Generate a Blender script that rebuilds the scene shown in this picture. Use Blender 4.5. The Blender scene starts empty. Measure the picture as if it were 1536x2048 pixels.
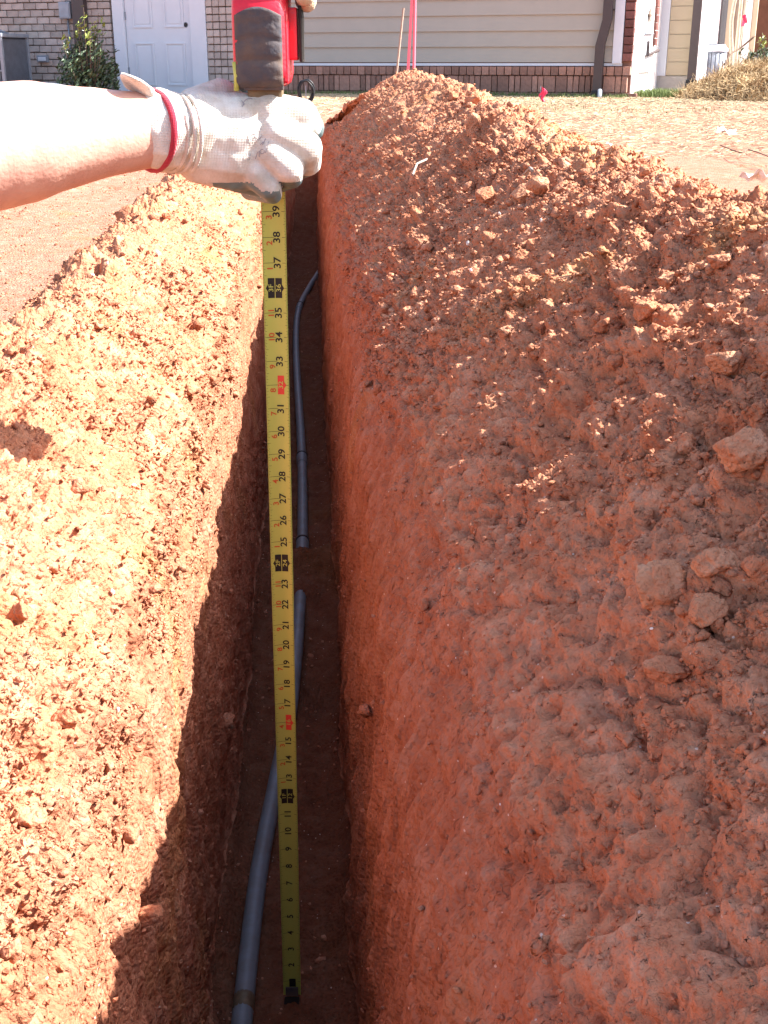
import bpy, bmesh, math, random
import numpy as np
from mathutils import Vector, Matrix, Euler
R = math.radians
random.seed(7)
rng = np.random.default_rng(11)
sc = bpy.context.scene
col = sc.collection

# ------------------------------------------------------------------ camera, sky, sun, exposure
PITCH = 20.8
CAM = Vector((0, 0, 0.45))
cd = bpy.data.cameras.new('camera'); cam = bpy.data.objects.new('camera', cd); col.objects.link(cam)
cam.location = CAM; cam.rotation_euler = (R(90 - PITCH), 0, 0)
cd.sensor_fit = 'VERTICAL'; cd.sensor_height = 36; cd.sensor_width = 27
cd.lens = 36 * 2370 / 2048; cd.clip_start = 0.02; cd.clip_end = 500
sc.camera = cam
SUN_EL, SUN_AZ = 44.5, 4.0           # azimuth measured from +X towards +Y
w = bpy.data.worlds.new('World'); sc.world = w; w.use_nodes = True
nt = w.node_tree; bg = nt.nodes['Background']
sky = nt.nodes.new('ShaderNodeTexSky'); sky.sky_type = 'NISHITA'; sky.sun_disc = False
sky.sun_elevation = R(SUN_EL); sky.sun_rotation = R(90 - SUN_AZ)
sky.air_density = 1.0; sky.dust_density = 2.0
nt.links.new(sky.outputs[0], bg.inputs[0]); bg.inputs[1].default_value = 0.11
sl = bpy.data.lights.new('sun', 'SUN'); sl.energy = 5.0; sl.angle = R(0.5); sl.color = (1, .965, .93)
so = bpy.data.objects.new('sun', sl); col.objects.link(so)
sdir = Vector((math.cos(R(SUN_EL)) * math.cos(R(SUN_AZ)), math.cos(R(SUN_EL)) * math.sin(R(SUN_AZ)), math.sin(R(SUN_EL))))
so.rotation_euler = sdir.to_track_quat('Z', 'Y').to_euler(); so.location = (5, -2, 6)
sc.view_settings.view_transform = 'Standard'; sc.view_settings.look = 'None'
sc.view_settings.exposure = 1.98; sc.view_settings.gamma = 1; sc.view_settings.use_curve_mapping = False

# ------------------------------------------------------------------ helpers
st_, ct_ = math.sin(R(PITCH)), math.cos(R(PITCH))
def ray(px, py):
    a = (px - 768) / 2370; b = (py - 1024) / 2370
    return Vector((a, ct_ - b * st_, -st_ - b * ct_))
def P(px, py, Y):
    d = ray(px, py); return CAM + d * (Y / d.y)
def PG(px, py, z=0.0):
    d = ray(px, py); return CAM + d * ((z - CAM.z) / d.z)

def tag(o, label=None, cat=None, group=None, kind=None):
    if label: o['label'] = label
    if cat: o['category'] = cat
    if group: o['group'] = group
    if kind: o['kind'] = kind
    return o
def empty(name, loc, rot=(0, 0, 0)):
    o = bpy.data.objects.new(name, None); col.objects.link(o); o.empty_display_size = .1
    o.location = loc; o.rotation_euler = rot; return o
def link(name, me, m=None, parent=None, smooth=False, loc=None, rot=None):
    if m is not None and not me.materials: me.materials.append(m)
    if smooth: me.polygons.foreach_set('use_smooth', [True] * len(me.polygons))
    o = bpy.data.objects.new(name, me); col.objects.link(o)
    if parent is not None: o.parent = parent
    if loc is not None: o.location = loc
    if rot is not None: o.rotation_euler = rot
    return o
def pydata(name, v, f, m=None, parent=None, smooth=False):
    me = bpy.data.meshes.new(name); me.from_pydata([tuple(a) for a in v], [], f); me.update()
    return link(name, me, m, parent, smooth)
def bm_obj(name, bm, m=None, parent=None, smooth=False, loc=None, rot=None):
    me = bpy.data.meshes.new(name); bm.to_mesh(me); bm.free()
    return link(name, me, m, parent, smooth, loc, rot)
def box_bm(c, s, bevel=0.0, rot=None, bm=None):
    b = bm or bmesh.new()
    r = bmesh.ops.create_cube(b, size=1)
    M = Matrix.Translation(Vector(c)) @ (rot.to_matrix().to_4x4() if rot else Matrix.Identity(4)) @ Matrix.Diagonal((s[0], s[1], s[2], 1))
    bmesh.ops.transform(b, matrix=M, verts=r['verts'])
    if bevel > 0:
        es = list({e for v in r['verts'] for e in v.link_edges})
        bmesh.ops.bevel(b, geom=es, offset=bevel, segments=2, affect='EDGES', profile=.6)
    return b
def tube_bm(pts, rad, n=10, bm=None, cap=True):
    b = bm or bmesh.new(); pts = [Vector(p) for p in pts]; rings = []
    rad = rad if hasattr(rad, '__len__') else [rad] * len(pts)
    prev = None
    for i, p in enumerate(pts):
        t = (pts[min(i + 1, len(pts) - 1)] - pts[max(i - 1, 0)]).normalized()
        if prev is None: u = t.orthogonal().normalized()
        else:
            u = prev - t * prev.dot(t); u = u.normalized() if u.length > 1e-6 else t.orthogonal().normalized()
        prev = u; v = t.cross(u)
        rings.append([b.verts.new(p + (u * math.cos(2 * math.pi * k / n) + v * math.sin(2 * math.pi * k / n)) * rad[i]) for k in range(n)])
    for a, c in zip(rings[:-1], rings[1:]):
        for k in range(n): b.faces.new((a[k], a[(k + 1) % n], c[(k + 1) % n], c[k]))
    if cap and len(pts) > 1:
        b.faces.new(rings[0][::-1]); b.faces.new(rings[-1])
    return b
def spline(pts, n=8):
    pts = [Vector(p) for p in pts]; out = []
    for i in range(len(pts) - 1):
        p0, p1, p2, p3 = pts[max(i - 1, 0)], pts[i], pts[i + 1], pts[min(i + 2, len(pts) - 1)]
        for k in range(n):
            t = k / n
            out.append(.5 * ((2 * p1) + (p2 - p0) * t + (2 * p0 - 5 * p1 + 4 * p2 - p3) * t * t + (3 * p1 - p0 - 3 * p2 + p3) * t ** 3))
    out.append(pts[-1]); return out

# ------------------------------------------------------------------ numpy noise
def h2(ix, iy, s=0):
    n = (ix.astype(np.int64) * 374761393 + iy.astype(np.int64) * 668265263 + s * 1442695041) & 0xffffffff
    n = ((n ^ (n >> 13)) * 1274126177) & 0xffffffff
    n = ((n ^ (n >> 16)) * 2246822519) & 0xffffffff
    return ((n ^ (n >> 15)) & 0xffffff) / float(0xffffff)
def vnoise(x, y, s=0):
    ix = np.floor(x); iy = np.floor(y); fx = x - ix; fy = y - iy
    fx = fx * fx * fx * (fx * (fx * 6 - 15) + 10); fy = fy * fy * fy * (fy * (fy * 6 - 15) + 10)
    a = h2(ix, iy, s); b = h2(ix + 1, iy, s); c = h2(ix, iy + 1, s); d = h2(ix + 1, iy + 1, s)
    return (a + (b - a) * fx + (c - a) * fy + (a - b - c + d) * fx * fy) * 2 - 1
def fbm(x, y, o=4, s=0):
    t = 0; a = 1; n = 0
    for k in range(o):
        t = t + a * vnoise(x * 2 ** k + 17.3 * k, y * 2 ** k - 9.1 * k, s + k); n += a; a *= .5
    return t / n
def clumps(x, y, s=0, lo=.35, hi=.78):
    """height field of rounded lumps, one per unit cell"""
    ix = np.floor(x); iy = np.floor(y); out = np.zeros_like(x)
    for dx in (-1, 0, 1):
        for dy in (-1, 0, 1):
            cx = ix + dx; cy = iy + dy
            px = cx + h2(cx, cy, s + 1); py = cy + h2(cx, cy, s + 2); r = lo + (hi - lo) * h2(cx, cy, s + 3)
            e = .65 + .7 * h2(cx, cy, s + 4)
            d2 = ((x - px) * e) ** 2 + ((y - py) / e) ** 2
            out = np.maximum(out, np.sqrt(np.maximum(r * r - d2, 0)))
    return out
def chunks(x, y, s=0, lo=.3, hi=.75):
    """broken, tilted, flat-topped lumps, one per unit cell"""
    ix = np.floor(x); iy = np.floor(y); out = np.zeros_like(x)
    for dx in (-1, 0, 1):
        for dy in (-1, 0, 1):
            cx = ix + dx; cy = iy + dy; r = lo + (hi - lo) * h2(cx, cy, s + 3)
            ex = x - cx - h2(cx, cy, s + 1); ey = y - cy - h2(cx, cy, s + 2); a = 6.28 * h2(cx, cy, s + 5)
            qx = ex * np.cos(a) + ey * np.sin(a); qy = -ex * np.sin(a) + ey * np.cos(a)
            d = np.maximum(np.maximum(np.abs(qx) * 1.1, np.abs(qy) * (.9 + .9 * h2(cx, cy, s + 6))), .72 * (np.abs(qx) + np.abs(qy)))
            top = r * (.35 + .5 * h2(cx, cy, s + 7)) + (ex * (h2(cx, cy, s + 8) - .5) + ey * (h2(cx, cy, s + 9) - .5)) * 1.1
            out = np.maximum(out, np.minimum(top, (r - d) * 2.2))
    return out
def sstep(a, b, x):
    t = np.clip((x - a) / (b - a), 0, 1); return t * t * (3 - 2 * t)

# ------------------------------------------------------------------ materials
def N(nt, t, **k):
    n = nt.nodes.new(t)
    for a, v in k.items(): setattr(n, a, v)
    return n
def mat(name, base, rough=.6, var=.0, scale=20, bump=0, bscale=200, metal=0, spec=.3, second=None, objrand=0, sheen=0, trans=0):
    m = bpy.data.materials.new(name); m.use_nodes = True; t = m.node_tree; p = t.nodes['Principled BSDF']
    p.inputs['Base Color'].default_value = (*base, 1); p.inputs['Roughness'].default_value = rough
    p.inputs['Metallic'].default_value = metal; p.inputs['Specular IOR Level'].default_value = spec
    tc = N(t, 'ShaderNodeTexCoord'); out = None
    if var > 0 or second:
        n = N(t, 'ShaderNodeTexNoise'); n.inputs['Scale'].default_value = scale; n.inputs['Detail'].default_value = 6
        n.inputs['Roughness'].default_value = .65
        t.links.new(tc.outputs['Object'], n.inputs['Vector'])
        r = N(t, 'ShaderNodeValToRGB'); r.color_ramp.elements[0].position = .35; r.color_ramp.elements[1].position = .65
        s2 = second or tuple(min(1, c * (1 - var)) for c in base)
        r.color_ramp.elements[0].color = (*s2, 1); r.color_ramp.elements[1].color = (*base, 1)
        t.links.new(n.outputs['Fac'], r.inputs['Fac']); out = r.outputs['Color']
    if objrand:
        oi = N(t, 'ShaderNodeObjectInfo'); mr = N(t, 'ShaderNodeMapRange')
        mr.inputs[3].default_value = 1 - objrand; mr.inputs[4].default_value = 1 + objrand * .6
        t.links.new(oi.outputs['Random'], mr.inputs[0])
        mx = N(t, 'ShaderNodeMix', data_type='RGBA', blend_type='MULTIPLY'); mx.inputs[0].default_value = 1
        if out: t.links.new(out, mx.inputs[6])
        else: mx.inputs[6].default_value = (*base, 1)
        t.links.new(mr.outputs[0], mx.inputs[7]); out = mx.outputs[2]
    if out: t.links.new(out, p.inputs['Base Color'])
    if bump > 0:
        n2 = N(t, 'ShaderNodeTexNoise'); n2.inputs['Scale'].default_value = bscale; n2.inputs['Detail'].default_value = 5
        b = N(t, 'ShaderNodeBump'); b.inputs['Strength'].default_value = 1; b.inputs['Distance'].default_value = bump
        t.links.new(tc.outputs['Object'], n2.inputs['Vector']); t.links.new(n2.outputs['Fac'], b.inputs['Height'])
        t.links.new(b.outputs[0], p.inputs['Normal'])
    if sheen: p.inputs['Sheen Weight'].default_value = sheen
    return m

def soil_mat(name, bumpd=.0034, tint=(1, 1, 1), fine=1.0, stretch=None):
    m = bpy.data.materials.new(name); m.use_nodes = True; t = m.node_tree; p = t.nodes['Principled BSDF']
    p.inputs['Roughness'].default_value = .95; p.inputs['Specular IOR Level'].default_value = .08
    tc = N(t, 'ShaderNodeTexCoord'); L = t.links.new
    def noise(sc_, det=5, rg=.6, dist=0):
        n = N(t, 'ShaderNodeTexNoise'); n.inputs['Scale'].default_value = sc_; n.inputs['Detail'].default_value = det
        n.inputs['Roughness'].default_value = rg; n.inputs['Distortion'].default_value = dist
        L(tc.outputs['Object'], n.inputs['Vector']); return n.outputs['Fac']
    def ramp(f, stops):
        r = N(t, 'ShaderNodeValToRGB'); cr = r.color_ramp
        while len(cr.elements) < len(stops): cr.elements.new(.5)
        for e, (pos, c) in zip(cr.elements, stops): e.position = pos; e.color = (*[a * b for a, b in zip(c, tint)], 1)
        L(f, r.inputs['Fac']); return r.outputs['Color']
    big = ramp(noise(3.5, 4, .55, .6), [(.3, (.43, .16, .082)), (.45, (.47, .19, .10)), (.56, (.49, .22, .13)), (.68, (.48, .225, .085))])
    mid = ramp(noise(28, 4, .7), [(.3, (.31, .10, .052)), (.5, (.47, .195, .105)), (.72, (.61, .34, .22))])
    mx = N(t, 'ShaderNodeMix', data_type='RGBA'); mx.inputs[0].default_value = .55; L(big, mx.inputs[6]); L(mid, mx.inputs[7])
    # pale grains
    vo = N(t, 'ShaderNodeTexVoronoi'); vo.inputs['Scale'].default_value = 160; L(tc.outputs['Object'], vo.inputs['Vector'])
    gt = N(t, 'ShaderNodeMath', operation='LESS_THAN'); gt.inputs[1].default_value = .16; L(vo.outputs['Distance'], gt.inputs[0])
    wn = N(t, 'ShaderNodeSeparateColor'); L(vo.outputs['Color'], wn.inputs[0])
    g2 = N(t, 'ShaderNodeMath', operation='GREATER_THAN'); g2.inputs[1].default_value = .93; L(wn.outputs[0], g2.inputs[0])
    mu = N(t, 'ShaderNodeMath', operation='MULTIPLY'); L(gt.outputs[0], mu.inputs[0]); L(g2.outputs[0], mu.inputs[1])
    mx2 = N(t, 'ShaderNodeMix', data_type='RGBA'); L(mu.outputs[0], mx2.inputs[0]); L(mx.outputs[2], mx2.inputs[6]); mx2.inputs[7].default_value = (.62, .45, .36, 1)
    L(mx2.outputs[2], p.inputs['Base Color'])
    # relief: grains and fine crumbs
    v2 = N(t, 'ShaderNodeTexVoronoi', feature='SMOOTH_F1'); v2.inputs['Scale'].default_value = 190 * fine; v2.inputs['Smoothness'].default_value = .3
    nz = N(t, 'ShaderNodeTexNoise'); nz.inputs['Scale'].default_value = 90; nz.inputs['Detail'].default_value = 0; L(tc.outputs['Object'], nz.inputs['Vector'])
    ad = N(t, 'ShaderNodeMix', data_type='VECTOR'); ad.inputs[0].default_value = .0015; L(tc.outputs['Object'], ad.inputs[4]); L(nz.outputs['Color'], ad.inputs[5])
    L(ad.outputs[1], v2.inputs['Vector'])
    b1 = N(t, 'ShaderNodeBump', invert=True); b1.inputs['Distance'].default_value = bumpd; b1.inputs['Strength'].default_value = .9; L(v2.outputs['Distance'], b1.inputs['Height'])
    b2 = N(t, 'ShaderNodeBump'); b2.inputs['Distance'].default_value = bumpd * 1.25; b2.inputs['Strength'].default_value = .9
    L(noise(130 * fine, 4, .75), b2.inputs['Height']); L(b1.outputs[0], b2.inputs['Normal']); last = b2
    if stretch:                       # scratches of the digging chain, running down the cut
        mp = N(t, 'ShaderNodeMapping'); mp.inputs['Scale'].default_value = stretch; mp.inputs['Rotation'].default_value = (R(5), 0, 0); L(tc.outputs['Object'], mp.inputs['Vector'])
        n3 = N(t, 'ShaderNodeTexNoise'); n3.inputs['Scale'].default_value = 1; n3.inputs['Detail'].default_value = 2; n3.inputs['Roughness'].default_value = .6; L(mp.outputs[0], n3.inputs['Vector'])
        b3 = N(t, 'ShaderNodeBump'); b3.inputs['Distance'].default_value = .005; b3.inputs['Strength'].default_value = 1; L(n3.outputs['Fac'], b3.inputs['Height']); L(b2.outputs[0], b3.inputs['Normal']); last = b3
    L(last.outputs[0], p.inputs['Normal'])
    return m

M = {}
M['soil'] = soil_mat('red_clay')
M['soil_flat'] = soil_mat('trampled_clay', .006, (.88, .95, 1.12))
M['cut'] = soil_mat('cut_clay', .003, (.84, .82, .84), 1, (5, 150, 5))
M['floor_shade'] = soil_mat('shade_dark_clay', .004, (.40, .36, .34))  # clay darkened so the deep shade of the trench floor is in its colour
M['clod'] = soil_mat('clod_clay', .0025, (.95, .97, 1.0), 1.3)
M['dry'] = soil_mat('sun_pale_clay', .003, (1.08, 1.22, 1.28), 1.2)  # paler clay; sun that misses the clods is painted into its tone
M['white_paint'] = mat('white_paint', (.66, .69, .74), .45, .04, 6)
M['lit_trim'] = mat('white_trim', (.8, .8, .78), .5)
M['siding'] = mat('tan_siding', (.42, .385, .325), .6, .06, 3, .0006, 90)
M['cream'] = mat('cream_siding', (.48, .40, .28), .6, .06, 3)
M['brown_siding'] = mat('brown_siding', (.26, .2, .15), .6, .08, 3)
M['red_brick'] = mat('red_brick', (.40, .22, .165), .85, .3, 30, .003, 120, objrand=.35)
M['dark_brick'] = mat('dark_red_brick', (.24, .10, .085), .85, .3, 30, .003, 120, objrand=.35)
M['pale_brick'] = mat('pale_brick', (.50, .42, .37), .85, 0, 9, .004, 60, second=(.39, .32, .285), objrand=.22)
M['mortar'] = mat('mortar', (.36, .305, .28), .95, .2, 15)
M['red_mortar'] = mat('red_mortar', (.27, .15, .115), .95, .2, 15)
M['concrete'] = mat('concrete', (.45, .42, .38), .9, .15, 8, .002, 50)
M['bronze'] = mat('bronze_metal', (.06, .042, .042), .45, .15, 9, spec=.5)
M['black'] = mat('black_plastic', (.02, .02, .022), .4)
M['roof'] = mat('roof_shingle', (.09, .085, .08), .95, .3, 20)
M['galv'] = mat('galvanised_metal', (.30, .33, .38), .45, .2, 12, metal=.3)
M['ac_dark'] = mat('dark_coil', (.06, .065, .08), .6, .2, 40)
M['glass'] = mat('window_glass', (.1, .1, .11), .08, spec=.6)
M['pvc'] = mat('grey_pvc', (.18, .21, .235), .5, 0, 22, .0005, 120, second=(.15, .15, .15), spec=.5)
M['yellow'] = mat('yellow_blade', (.46, .45, .085), .38, .05, 25, spec=.45)
M['ink'] = mat('black_ink', (.015, .012, .01), .5)
M['red_ink'] = mat('red_ink', (.50, .085, .02), .5)
M['red_box'] = mat('red_print', (.65, .05, .03), .5)
M['red_plastic'] = mat('red_plastic', (.62, .012, .03), .35, .12, 40, .0004, 300, spec=.5)
M['rubber'] = mat('dusty_rubber', (.05, .052, .065), .75, 0, 28, .0012, 160, second=(.13, .085, .06))
M['mouth'] = mat('dirty_metal', (.20, .14, .08), .55, .4, 60, metal=.3)
M['flagpink'] = mat('pink_ribbon', (.85, .05, .12), .6)
M['rodpink'] = mat('pink_rod', (.75, .16, .22), .5)
M['stick'] = mat('weathered_wood', (.38, .30, .24), .9, .3, 40)
M['bark'] = mat('bark', (.20, .14, .10), .9, .4, 30)
M['pale_bark'] = mat('pale_bark', (.55, .5, .38), .9, .3, 30)
M['leaf'] = mat('leaf', (.075, .11, .045), .4, 0, 9, second=(.035, .06, .03), spec=.5)
M['leaf_new'] = mat('young_leaf', (.22, .26, .05), .45, .2, 9)
M['grass'] = mat('grass_blade', (.15, .19, .05), .7, 0, 5, second=(.08, .12, .035))
M['straw'] = mat('dry_straw', (.46, .37, .22), .8, 0, 6, second=(.38, .25, .15))
M['pinestraw'] = mat('pine_straw', (.60, .44, .24), .8, 0, 5, second=(.24, .14, .06))
M['mulch'] = mat('mulch', (.11, .065, .035), .95, .4, 25, .01, 30)
M['paper'] = mat('white_scrap', (.75, .74, .72), .7)
M['shirt'] = mat('blue_work_shirt', (.10, .14, .22), .9, .15, 30)
M['trouser'] = mat('khaki_trousers', (.22, .18, .13), .9, .15, 30)
M['boot'] = mat('brown_boot', (.10, .06, .035), .7, .2, 20)
M['hair'] = mat('brown_hair', (.05, .03, .02), .7)
def skin_mat():
    m = mat('skin', (.62, .36, .27), .5, 0, 30, .0006, 260, second=(.54, .28, .21), spec=.35)
    p = m.node_tree.nodes['Principled BSDF']; p.inputs['Subsurface Weight'].default_value = 0
    p.inputs['Subsurface Radius'].default_value = (1, .3, .15); p.inputs['Subsurface Scale'].default_value = .006
    return m
M['skin'] = skin_mat()
def knit(name, base, base2):
    m = mat(name, base, .9, 0, 35, 0, second=base2, sheen=.2); t = m.node_tree; p = t.nodes['Principled BSDF']
    tc = N(t, 'ShaderNodeTexCoord'); wv = N(t, 'ShaderNodeTexWave', bands_direction='Z'); wv.inputs['Scale'].default_value = 230; wv.inputs['Distortion'].default_value = 1.5
    w2 = N(t, 'ShaderNodeTexWave', bands_direction='X'); w2.inputs['Scale'].default_value = 230; w2.inputs['Distortion'].default_value = 1.5
    a = N(t, 'ShaderNodeMath', operation='ADD'); b = N(t, 'ShaderNodeBump'); b.inputs['Distance'].default_value = .00025
    for q in (wv, w2): t.links.new(tc.outputs['Object'], q.inputs['Vector'])
    t.links.new(wv.outputs['Fac'], a.inputs[0]); t.links.new(w2.outputs['Fac'], a.inputs[1]); t.links.new(a.outputs[0], b.inputs['Height'])
    t.links.new(b.outputs[0], p.inputs['Normal']); return m
M['knit'] = knit('white_knit', (.72, .68, .62), (.50, .42, .33))
M['cuff_red'] = knit('red_knit', (.45, .02, .045), (.34, .015, .03))
M['coating'] = mat('teal_coating', (.10, .19, .21), .55, 0, 40, .0008, 150, second=(.16, .17, .15))
M['tan_glove'] = knit('soiled_knit', (.52, .40, .26), (.40, .27, .16))

# ------------------------------------------------------------------ wide ground
def ground_z(x, y):
    return .0055 * np.clip(y - 6, 0, 9) + .02 * fbm(x * .5, y * .5, 3, 200)* sstep(2, 4, np.hypot(x, y))

# ------------------------------------------------------------------ the trench and its banks
def centre(Y):
    Y = np.asarray(Y, float)
    return .042 - .06 * Y + .02 * np.maximum(0, Y - 7.5) ** 1.5
rows = [-.5]
while rows[-1] < .12: rows.append(rows[-1] + .03)
while rows[-1] < 9.9: rows.append(rows[-1] + .0034 * max(rows[-1], .74))
Yr = np.array(rows); NR = len(Yr)
# control polyline of the cross-section: (offset from the right wall's foot, height key)
def controls(Y):
    end = 1 - sstep(8.0, 9.4, Y)                    # trench and banks run out
    hc = np.interp(Y, [0, 1.5, 2.3, 3.3, 4.5, 6.6], [.305, .308, .298, .33, .355, .385]); near = np.interp(Y, [0, .7, 1.0, 1.3], [.13, .11, .03, 0.]) + .018 * fbm(Y * 1.6, Y * 0 + 3, 2, 5)  # near: unseen crest raised beside the camera to cast shade on the left
    hc = hc * (1 - .55 * sstep(7.0, 8.6, Y)) * (1 - sstep(8.6, 9.7, Y))
    oc = .455 + .08 * (hc - .315) / .07 + .03 * fbm(Y * 1.1, Y * 0 + 9, 3, 6) - .04 * sstep(5, 7, Y)
    hl = (.12 + .02 * fbm(Y * 2.1, Y * 0, 3, 8) + .10 * sstep(6.3, 8.2, Y)) * (1 - sstep(8.6, 9.6, Y))
    ol = -.43 + .025 * fbm(Y * 1.7, Y * 0 + 4, 3, 9)
    lip = .012 * fbm(Y * 5, Y * 0 + 2, 3, 10)
    lipr = .018 * fbm(Y * 3.1, Y * 0 + 7, 3, 12)
    d = -.68 * end; foot = .012 * fbm(Y * 4, Y * 0 + 21, 3, 14); foot2 = .012 * fbm(Y * 4, Y * 0 + 31, 3, 15)
    z0 = Y * 0
    far = 1 - sstep(4, 7, Y) * .0
    return [(-1.55 + z0, -.05 + z0), (-1.48 + z0, 0 * z0), (-.78 + z0, z0), (ol - .14, .004 + z0), (ol - .03, hl - .004), (ol + .04, hl),
            (-.30 + lip, .05 * end + lip), (-.234 + lip, -.035 * end + z0), (-.207 + lip * .6, -.18 * end + z0), (-.182 + foot, d),
            (0 - foot2, d), (.004 + lipr * .3, -.38 * end + z0), (.030 + lipr * .7, -.12 * end + z0), (.085 + lipr, .005 + .1 * (1 - end) * 0 + z0),
            (.20 + lipr, .40 * hc + z0), (.31 + lipr * .5, .72 * hc), (oc - .04, hc - .012 + near), (oc + .03, hc + near), (oc + .34, .52 * hc), (1.15 + z0, .01 + z0), (1.52 + z0, z0), (1.6 + z0, -.05 + z0)]
SEG = [(8), (90), (28), (62), (26), (64), (36), (30), (112), (46), (62), (56), (34), (64), (56), (36), (24), (76), (46), (30), (8)]
C_ = controls(Yr)
O = []; Zc = []; tz = []
for k, n in enumerate(SEG):
    (o0, z0), (o1, z1) = C_[k], C_[k + 1]
    for q in range(n):
        f = q / n; O.append(o0 + (o1 - o0) * f); Zc.append(z0 + (z1 - z0) * f); tz.append(k + f)
O.append(C_[-1][0]); Zc.append(C_[-1][1]); tz.append(len(SEG))
O = np.array(O).T; Zc = np.array(Zc).T; tz = np.array(tz)          # rows x cols
NC = O.shape[1]
# smooth the profile corners a little
for it in range(6):
    O[:, 1:-1] = .25 * O[:, :-2] + .5 * O[:, 1:-1] + .25 * O[:, 2:]
    Zc[:, 1:-1] = .25 * Zc[:, :-2] + .5 * Zc[:, 1:-1] + .25 * Zc[:, 2:]
Xg = O + centre(Yr)[:, None]; Yg = np.repeat(Yr[:, None], NC, 1)
arc = np.concatenate([[0], np.cumsum(np.hypot(np.diff(O[NR // 3]), np.diff(Zc[NR // 3])))])
A = np.repeat(arc[None, :], NR, 0); T = np.repeat(tz[None, :], NR, 0)
def grid_normals(X, Y, Z):
    dXu = np.gradient(X, axis=1); dZu = np.gradient(Z, axis=1); dYu = np.gradient(Y, axis=1)
    dXv = np.gradient(X, axis=0); dZv = np.gradient(Z, axis=0); dYv = np.gradient(Y, axis=0)
    n = np.stack([dYu * dZv - dZu * dYv, dZu * dXv - dXu * dZv, dXu * dYv - dYu * dXv], -1)
    return n / np.maximum(np.linalg.norm(n, axis=-1, keepdims=True), 1e-9)
Nn = grid_normals(Xg, Yg, Zc)
# weights by zone
wL_flat = 1 - sstep(2.2, 3.6, T)
wL_berm = sstep(2.6, 3.6, T) * (1 - sstep(7.2, 8.2, T))
wL_wall = sstep(7.2, 8.2, T) * (1 - sstep(8.9, 9.05, T))
wFloor = sstep(8.95, 9.05, T) * (1 - sstep(9.95, 10.05, T))
wR_wall = sstep(9.95, 10.05, T) * (1 - sstep(11.9, 13.2, T))
wR_slope = sstep(11.9, 13.2, T) * (1 - sstep(17.4, 18.4, T))
wR_back = sstep(17.4, 18.4, T)
# the lower near part of the right slope is smeared smooth, the upper and far part is crumbly
rough_r = np.clip(.30 + .85 * sstep(12.9, 15.0, T + 1.5 * (Yg - .72) + 1.2 * fbm(Yg * 2.3, A * 2.3, 3, 31)), 0, 1.15)
rough_r = rough_r * (.6 + .4 * sstep(-.35, .25, fbm(Yg * 3.2 + A * 2, A * 4, 3, 33)))
# lumps elongate down-slope
u = A; v = Yg
wx = u + .006 * fbm(u * 40, v * 40, 2, 40); wy = v + .006 * fbm(u * 40 + 9, v * 40, 2, 41)
c1 = clumps(wx / .048, wy / .048, 50, .2, .7) * .048
c2 = clumps(wx / .019, wy / .019, 60, .25, .75) * .019
c3 = clumps(wx / .0095, wy / .0095, 70, .3, .75) * .0095
c4 = clumps(wx / .006, wy / .006, 75, .3, .8) * .006
k1 = chunks(wx / .062, wy / .062, 500, .2, .7) * .062; k2 = chunks(wx / .027, wy / .027, 520, .25, .75) * .027; k3 = chunks(wx / .014, wy / .014, 540, .3, .8) * .014
rid = (1 - np.abs(fbm(u * 11 + v * 5, v * 9 - u * 3, 4, 130))) ** 9
c1 = c1 * (1 + .5 * fbm(u * 70, v * 70, 3, 43)) ; c2 = c2 * (1 + .5 * fbm(u * 110, v * 110, 2, 44))
f1 = fbm(u * 7, v * 7, 4, 80); f2 = fbm(u * 45, v * 45, 4, 84); f3 = fbm(u * 16, v * 16, 3, 86)
sparse1 = sstep(.1, .45, fbm(u * 6 + 4, v * 6, 3, 90)); sparse2 = sstep(-.05, .35, fbm(u * 13 + 4, v * 13, 3, 92))
pits2 = np.minimum(0, fbm(u * 62 + 8, v * 88, 3, 96) + .12)
pits = np.minimum(0, fbm(u * 45 + 3, v * 34, 3, 95) + .2)
patch = .45 + .75 * sstep(-.25, .35, fbm(u * 8 + 2, v * 6, 4, 150))
crumb = .55 * k1 * sparse1 + .62 * k2 * sparse2 + .4 * k3 * patch + .010 * fbm(u * 22, v * 22, 3, 151) - .016 * rid * sparse2 + .85 * c3 + 1.0 * c4 + .006 * f2 + .014 * f1 + .032 * pits
flat = .10 * c2 * sparse1 + .30 * c3 * sparse2 + .006 * f1 + .0018 * f2 + .2 * c1 * sstep(.35, .6, fbm(u * 5, v * 5, 3, 97)) + .25 * c4
stri = .0095 * fbm(v * 70 + Zc * 9, Zc * 5 + v * .4, 3, 100) + .0045 * fbm(v * 150 + Zc * 14, Zc * 7, 2, 102)
wall = stri + .010 * f1 + .003 * f2 + .25 * c3 * sparse2 + .012 * pits * sparse1 + .22 * c2 * sstep(.2, .5, fbm(u * 9, v * 9, 2, 104))
slide = .009 * fbm(v * 26 + u * 9, u * 6, 4, 110) + .004 * fbm(v * 60 + u * 20, u * 14, 3, 111)                 # runs down the slope
slope = rough_r * (.62 * k1 * sparse1 + .75 * k2 * sparse2 + .6 * k3 + .6 * c3 + .9 * c4 + .006 * f2 + .03 * pits - .022 * rid + .012 * pits2 + .012 * fbm(u * 22, v * 22, 3, 131)) + (1 - np.minimum(rough_r, 1)) * (.003 * f2 + .18 * c3 + .3 * c4 - .006 * rid + .016 * pits * sparse2 + .020 * pits2 + .25 * k3 * sparse2) + slide * np.clip(rough_r, .35, 1) + .014 * f1 + .004 * f3
floor_ = .02 * f1 + .35 * c2 + .5 * c3 + .3 * c1 * sparse1
D = wL_flat * flat + wL_berm * (crumb + .25 * k1 * sstep(3.4, 4.2, T) * (1 - sstep(5.2, 6.0, T))) + wL_wall * wall + wFloor * floor_ + wR_wall * wall + wR_slope * slope + wR_back * (.6 * crumb + .4 * flat)  # extra lumps along the left crest, added for their dappled shadows
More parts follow.
